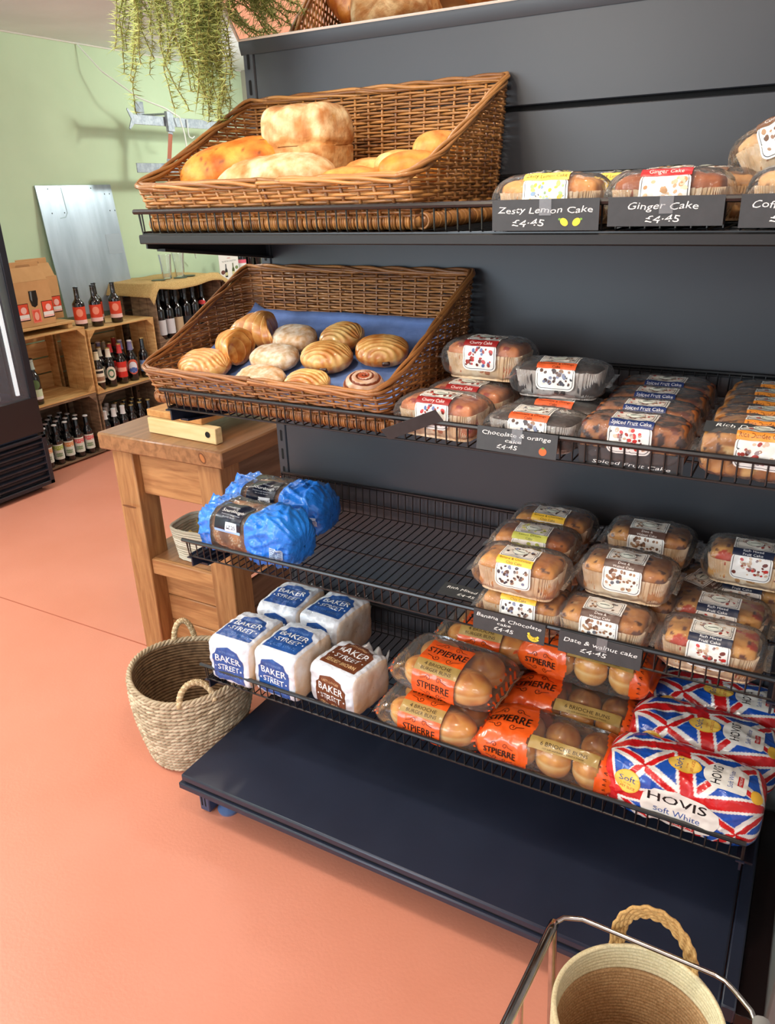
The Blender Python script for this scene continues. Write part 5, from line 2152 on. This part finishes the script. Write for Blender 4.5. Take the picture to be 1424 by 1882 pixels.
# ================================================================ BRIOCHE PACKS
M_bun = mk('brioche_crust', (255, 255, 255), .28, c2=(236, 214, 180), scale=14, attr=True, coat=.5, bump=.12, bscale=30)
M_orange = mk('orange_print_film', (236, 96, 32), .25, c2=(226, 84, 26), scale=10, coat=.5, bump=.4, bscale=40, bdist=.003)
M_gold = mk('gold_print_band', (176, 146, 84), .35, c2=(156, 126, 66), scale=10, coat=.3)
BLKT = flat((40, 22, 12), .35)


def bun_mesh(R, H, seed):
    mb = MB()

    def f(a, t):
        rr = R * (1 + .03 * math.sin(3 * a + seed))
        c, s = math.cos(t), math.sin(t)
        k = 1.0
        if abs(s) < .10:
            k = .965
        return (rr * k * c * math.cos(a), rr * k * c * math.sin(a), H / 2 * (math.copysign(abs(s) ** .8, s)) + H / 2)

    def col(a, t):
        s = math.sin(t)
        n = noise.noise(Vector((math.cos(a) * 2, math.sin(a) * 2, s * 2 + seed)))
        if abs(s) < .10:
            return lin((246, 214, 150))
        return mixc((240, 180, 92), (200, 120, 44), .15 + max(0, s) * .40 + n * .9) if s > 0 else mixc((244, 198, 118), (226, 164, 84), .5 + n)
    mb.grid(lambda t, a: f(a, t), [-PI / 2 + PI * i / 26 for i in range(27)], [2 * PI * j / 36 for j in range(36)], wrap=True, col=lambda t, a: col(a, t))
    return mb


def pierre_logo(d, u, v, w, layer, rot=0.0):
    h = w * .19
    d.text('ST', u - w * .36, v + .0, h * 1.05, layer, BLKT, w=w * .22)
    d.text('PIERRE', u + w * .13, v - .0008, h * 1.15, layer, BLKT, w=w * .72)
    d.text('PIERRE', u + w * .13 + .0009, v - .0003, h * 1.15, layer, BLKT, w=w * .72)
    d.text('ST', u - w * .36 + .0008, v + .0004, h * 1.05, layer, BLKT, w=w * .22)
    for s in (-1, 1):
        for (cy, sg) in ((v + h * 1.25, 1), (v - h * 1.30, -1)):
            pts = []
            for k in range(14):
                t = k / 13
                a = t * 2.3 * PI
                r = w * .085 * (1 - .75 * t)
                pts.append((u + s * (w * .16 + r * math.cos(a) * 1.0 - .0), cy + sg * r * math.sin(a)))
            d.line(pts, w * .014, layer, BLKT)
            d.line([(u + s * w * .24, cy), (u + s * w * .40, cy - sg * h * .25)], w * .014, layer, BLKT)


def burger_pack(seed=1):
    root = empty('burger_bun_pack', (0, 0, -7))
    tag(root, 'x', 'bun pack')
    L, D, H = .262, .158, .088
    Pk = Pillow(L, D, H, n=3.0, fin=.06, amp=.003, freq=15, seed=seed, crease=.0006)
    mb = MB()
    Pk.mesh(mb, 80, 80)
    mb.build('clear_wrapper', film('bun_wrap', (250, 240, 230), .02, .20, .08, .35, 45), root, smooth=180)
    for sx in (-1, 1):
        for sy in (-1, 1):
            b = bun_mesh(.050, .036 * 2, seed + sx + sy * 2).build('bun', M_bun, root, smooth=180)
            b.location = (sx * .050, sy * .036, .006)
            b.scale = (1.02, .78, 1)
    d = Decal(Pk.M, L=.006, base=.0010)
    a, b = -.062, .038
    d.rect(a, .018, b, .085, 0, M_orange)
    d.rect(a, -.012, b, .018, 0, M_gold)
    d.rect(a, -.070, b, -.012, 0, M_orange)
    pierre_logo(d, (a + b) / 2, .052, .094, 1)
    pierre_logo(d, (a + b) / 2, -.040, .078, 1)
    d.text('4 BRIOCHE', (a + b) / 2, .008, .0085, 1, BLKT, w=.062)
    d.text('BURGER BUNS', (a + b) / 2, -.004, .0075, 1, BLKT, w=.070)
    d.build('printed_label', root)
    d = Decal(Pk.M, L=.008, base=.0008)
    for s in (-1, 1):
        d = Decal(Pk.M, L=.008, base=.0008)
        for k in range(9):
            v = -.10 + k * .026
            d.ell(s * .124, v, .004, .008, 0, M_orange, n=8)
            d.ell(s * .115, v + .013, .0025, .004, 0, M_orange, n=8)
        d.build('printed_edge', root)
    return root


def bun_pack(seed=1):
    root = empty('brioche_bun_pack', (0, 0, -7))
    tag(root, 'x', 'bun pack')
    L, D, H = .300, .135, .098
    Pk = Pillow(L, D, H, n=3.0, fin=.06, amp=.0045, freq=14, seed=seed, crease=.0006)
    mb = MB()

    def mi(u, v):
        if u < -.036 + .008 * math.sin(v * 40):
            return 1
        if u > .108 + .005 * math.sin(v * 50):
            return 1
        return 0
    Pk.mesh(mb, 110, 90, mi=mi)
    mb.build('printed_wrapper', [film('bun_wrap', (250, 240, 230), .02, .20, .08, .35, 45), M_orange], root, smooth=180)
    for sx in range(3):
        for sy in (-1, 1):
            b = bun_mesh(.042, .078, seed + sx * 2 + sy).build('bun', M_bun, root, smooth=180)
            b.location = (-.058 + sx * .073, sy * .029, .008)
            b.scale = (.86, .74, 1)
    d = Decal(Pk.M, L=.006, base=.0011)
    d.rect(-.030, -.008, .106, .018, 0, M_gold)
    d.text('6 BRIOCHE BUNS', .038, .006, .0080, 1, BLKT, w=.092)
    d.text('rich soft and buttery, baked in France', .038, -.003, .0032, 1, BLKT, w=.08)
    d.build('gold_band', root)
    d = Decal(Pk.M, L=.006, base=.0011)
    pierre_logo(d, -.087, .045, .094, 1)
    d.build('logo_print', root)
    d = Decal(Pk.M, L=.006, base=.0011)
    pierre_logo(d, -.087, -.040, .070, 1)
    d.build('logo_print', root)
    d = Decal(Pk.M, L=.006, base=.0011)
    for k in range(16):
        v = -.10 + k * .0145
        d.line([(.122 + .003 * math.cos(q * .9), v + .005 * q / 6) for q in range(7)], .0012, 1, BLKT)
    d.build('edge_print', root)
    return root


bp = burger_pack(2.0)
place(bp, USED, (.612, -.298, z4), rz=math.radians(-1), label='brioche burger bun pack lowest at the front, beside the brown sliced loaf')
place(bp, USED, (.630, -.262, z4 + .088), rot=(0, math.radians(1), math.radians(-3)), label='brioche burger bun pack resting on top of the lowest front one')
place(bp, USED, (.640, -.112, z4), rz=math.radians(0), label='brioche burger bun pack at the bottom of the rear stack')
place(bp, USED, (.655, -.092, z4 + .090), rz=math.radians(2), label='brioche burger bun pack on top of the rear stack')
np_ = bun_pack(3.0)
place(np_, USED, (.865, -.308, z4), rz=math.radians(0), label='orange pack of six brioche buns foremost on the lowest wire shelf')
place(np_, USED, (.872, -.175, z4 + .002), rz=math.radians(1), label='orange pack of six brioche buns second from the front')
place(np_, USED, (.880, -.060 + .004, z4), rz=math.radians(0), label='orange pack of six brioche buns lowest at the back')
place(np_, USED, (.880, -.112, z4 + .098), rz=math.radians(-2), label='orange pack of six brioche buns stacked highest under the date cake card')

# ================================================================ UNION JACK BREAD BAGS
UR, UB, UW = (206, 30, 34), (28, 82, 178), (236, 232, 226)


def uj(x, y, hx=.070, hy=.056):
    """union flag pattern tile, x,y in metres from its centre"""
    x = ((x + hx) % (2 * hx)) - hx
    y = ((y + hy) % (2 * hy)) - hy
    if abs(x) < .0115:
        return UR
    if abs(y) < .0095:
        return UR
    if abs(x) < .0165 or abs(y) < .0145:
        return UW
    # diagonals
    k = hy / hx
    n = math.hypot(1, k)
    sgn = 1 if x * y > 0 else -1
    dd = (y - sgn * k * x) / n
    off = .0038 * (1 if x > 0 else -1) * (1 if True else 1)
    if abs(dd - off) < .0052:
        return UR
    if abs(dd) < .0108:
        return UW
    return UB


def hovis(label, loc, rz, seed, rx=0):
    root = empty('union_jack_loaf', loc, rot=(math.radians(rx), 0, math.radians(rz)))
    tag(root, label, 'bread')
    L, D, H = .275, .128, .122
    Pk = Pillow(L, D, H, n=4.0, ex=4.5, amp=.0045, freq=14, seed=seed, fine=.0005, crease=.0008)

    def c(u, v):
        vv = v if v < Pk.P / 2 else v - Pk.P
        a = math.radians(14)
        x, y = u - .018, vv + .030
        x, y = x * math.cos(a) + y * math.sin(a), -x * math.sin(a) + y * math.cos(a)
        return lin(uj(x, y * .95))
    mb = MB()
    Pk.mesh(mb, 230, 300, col=c)
    mb.build('printed_bag', mk('union_jack_bag', (255, 255, 255), .24, attr=True, coat=.6, bump=.5, bscale=40, bdist=.003), root, smooth=180)
    d = Decal(Pk.M, L=.007, base=.0009)
    YEL = flat((238, 184, 62), .3); YL2 = flat((246, 204, 96), .3)
    WB = flat((234, 230, 222), .3)
    BT = flat((40, 84, 160), .3); BK = flat((20, 20, 24), .3); RT = flat((196, 36, 36), .3)
    R90 = PI / 2
    # yellow roundel on top
    d.ell(.000, .040, .029, .020, 0, YEL, n=24)
    d.ell(.000, .040, .0265, .018, 1, YL2, n=24)
    d.text('Soft', -.010, .040, .0115, 2, BT, rot=R90, w=.027)
    d.text('TO THE', .004, .040, .0028, 2, RT, rot=R90)
    d.text('LAST SLICE', .013, .040, .0055, 2, RT, rot=R90, w=.028)
    # white name label on top
    d.ell(.052, .040, .020, .026, 0, WB, n=24)
    d.rrect(.048, .010, .105, .070, .006, 0, WB)
    d.text('HOVIS', .054, .040, .016, 1, BK, rot=R90, w=.044)
    d.text('HOVIS', .0546, .0403, .016, 1, BK, rot=R90, w=.044)
    d.text('Soft White', .078, .040, .0085, 1, BT, rot=R90, w=.042)
    d.rect(.089, .027, .098, .053, 1, RT)
    d.text('MEDIUM', .0935, .040, .0045, 2, WB, rot=R90, w=.022)
    d.ell(.122, .02, .010, .016, 0, YEL, n=16)
    # front
    d.ell(-.088, -.030, .024, .024, 2, YEL, n=24)
    d.ell(-.088, -.030, .022, .022, 3, YL2, n=24)
    d.text('Soft', -.088, -.024, .012, 4, BT, w=.030)
    d.text('TO THE', -.088, -.036, .0028, 4, RT)
    d.text('LAST SLICE', -.088, -.043, .0055, 4, RT, w=.030)
    d.poly([(-.062, -.062), (-.058, -.040), (-.040, -.024), (0, -.020), (.045, -.026), (.070, -.042), (.074, -.062), (.060, -.085), (.02, -.105), (-.03, -.105), (-.055, -.088)], 0, WB)
    d.text('HOVIS', .000, -.040, .018, 1, BK, w=.100)
    d.text('HOVIS', .0008, -.040, .018, 1, BK, w=.100)
    d.text('Soft White', .002, -.066, .013, 1, BT, w=.080)
    d.rect(-.020, -.094, .035, -.082, 1, RT)
    d.text('MEDIUM', .0075, -.088, .0068, 2, WB, w=.046)
    d.build('printed_label', root)
    return root


hovis('union jack printed bread bag foremost at the right end of the lowest wire shelf', (1.118, -.318, z4), -1, 1.0)
hovis('union jack printed bread bag second from the front', (1.132, -.188, z4 + .002), 1, 4.0)
hovis('union jack printed bread bag third from the front, at the back', (1.140, -.062 + .003, z4 + .002), 0, 8.0)

# ================================================================ CHALK PRICE CARDS
M_slate = mk('chalk_card', (58, 60, 62), .55, c2=(52, 54, 56), scale=60)
CH = flat((240, 240, 236), .7)
M_tape = film('sticky_tape', (220, 222, 225), .18, .4, .25, .1, 30)


def card(label, p, w, h, lines, tilt=-12, rz=0, roll=0, deco=None, tape=None):
    """p: top-left corner; the card hangs down facing the camera side"""
    root = empty('price_card', p, rot=(math.radians(tilt), math.radians(roll), math.radians(rz)))
    tag(root, label, 'price card')
    mb = MB(); mb.bx(0, w, -.0005, .0005, -h, 0, ch=0); mb.build('card', M_slate, root)
    if lines or deco:
        d = Decal(planar((0, -.0006, 0), (1, 0, 0), (0, 0, 1)), L=.05, base=.0002)
        for (s, u, v, hh, ww) in lines:
            d.text(s, u, v, hh, 0, CH, w=ww, hand=.10)
        if deco == 'lemon':
            for s in (-1, 1):
                d.ell(w * .745 + s * .009, -h * .73, .0065, .0048, 1, flat((246, 220, 60)), rot=s * .7)
                d.ell(w * .745 + s * .0155, -h * .64, .0022, .0016, 1, flat((120, 170, 60)))
        if deco == 'orange':
            d.ell(w * .835, -h * .74, .0065, .0065, 1, flat((232, 100, 40)))
            d.ell(w * .835, -h * .60, .0025, .0018, 2, flat((90, 150, 60)))
        if deco == 'banana':
            for s in (0, 1):
                d.line([(w * .855 + .010 * math.cos(a), -h * .66 + s * .005 + .009 * math.sin(a)) for a in [PI * 1.05 + k * PI * .75 / 6 for k in range(7)]], .0042, 1, flat((248, 220, 70)))
        d.build('chalk_lettering', root)
    if tape:
        d = Decal(planar((0, -.0006, 0), (1, 0, 0), (0, 0, 1)), L=.05, base=.0012)
        d.rect(tape - .009, -.022, tape + .009, .003, 0, M_tape)
        d.build('tape', root)
    return root


yr = -.3925
card('chalk card for the zesty lemon cake, with two tiny lemons', (.748, yr, S1 + .043), .160, .043, [('Zesty Lemon Cake', .080, -.0145, .0085, .142), ('£4·45', .056, -.032, .0095, .050)], tilt=3, deco='lemon', tape=.082)
card('chalk card for the ginger cake', (.920, yr, S1 + .043), .151, .038, [('Ginger Cake', .073, -.0120, .0088, .092), ('£4·45', .074, -.0285, .0092, .046)], tilt=3, tape=.078)
card('chalk card for the coffee cake, cut off at the right edge', (1.090, yr, S1 + .043), .145, .041, [('Coffee & Walnut', .072, -.0125, .0088, .116), ('£4·45', .060, -.0295, .0095, .048)], tilt=3)
card('chalk card for the chocolate and orange cake, with a small orange', (.730, yr, S2 + .045), .138, .040, [('Chocolate & orange', .068, -.009, .0070, .118), ('cake', .064, -.0195, .0058, .028), ('£4·45', .054, -.0300, .0075, .036)], tilt=-6, roll=.8, deco='orange', tape=.070)
card('chalk card for the banana and chocolate cake, with a small banana', (.728, yr, S3 + .046), .137, .041, [('Banana & Chocolate', .068, -.0105, .0070, .124), ('cake', .060, -.0200, .0056, .026), ('£4·45', .060, -.0305, .0075, .038)], tilt=-4, roll=1, deco='banana')
card('chalk card for the date and walnut cake', (.890, yr, S3 + .042), .142, .041, [('Date & walnut cake', .072, -.0140, .0078, .126), ('£4·45', .062, -.0290, .0085, .046)], tilt=-4, roll=.5, tape=.075)
card('chalk card for the rich mixed fruit cake, lying on the empty wire shelf', (.610, -.262, S3 + .010), .150, .040, [('Rich Mixed Fruit Cake', .078, -.013, .0075, .135), ('£4·45', .060, -.029, .0075, .038)], tilt=-80, rz=-3)
card('chalk card for the spiced fruit cake, slipped below the wires', (.898, -.378, S2 + .028), .160, .036, [('Spiced Fruit Cake', .082, -.024, .0060, .120)], tilt=8, rz=0)
card('chalk card for the rich dundee cake, resting on top of the packs', (1.078, -.345, S2 + .079), .155, .024, [('Rich Dundee Cake', .075, -.007, .007, .120), ('£4·45', .075, -.018, .006, .034)], tilt=-66)
card('blank side of a dark card sticking out past the cherry cake', (.548, -.402, S2 + .018), .118, .026, [], tilt=28, roll=-24)
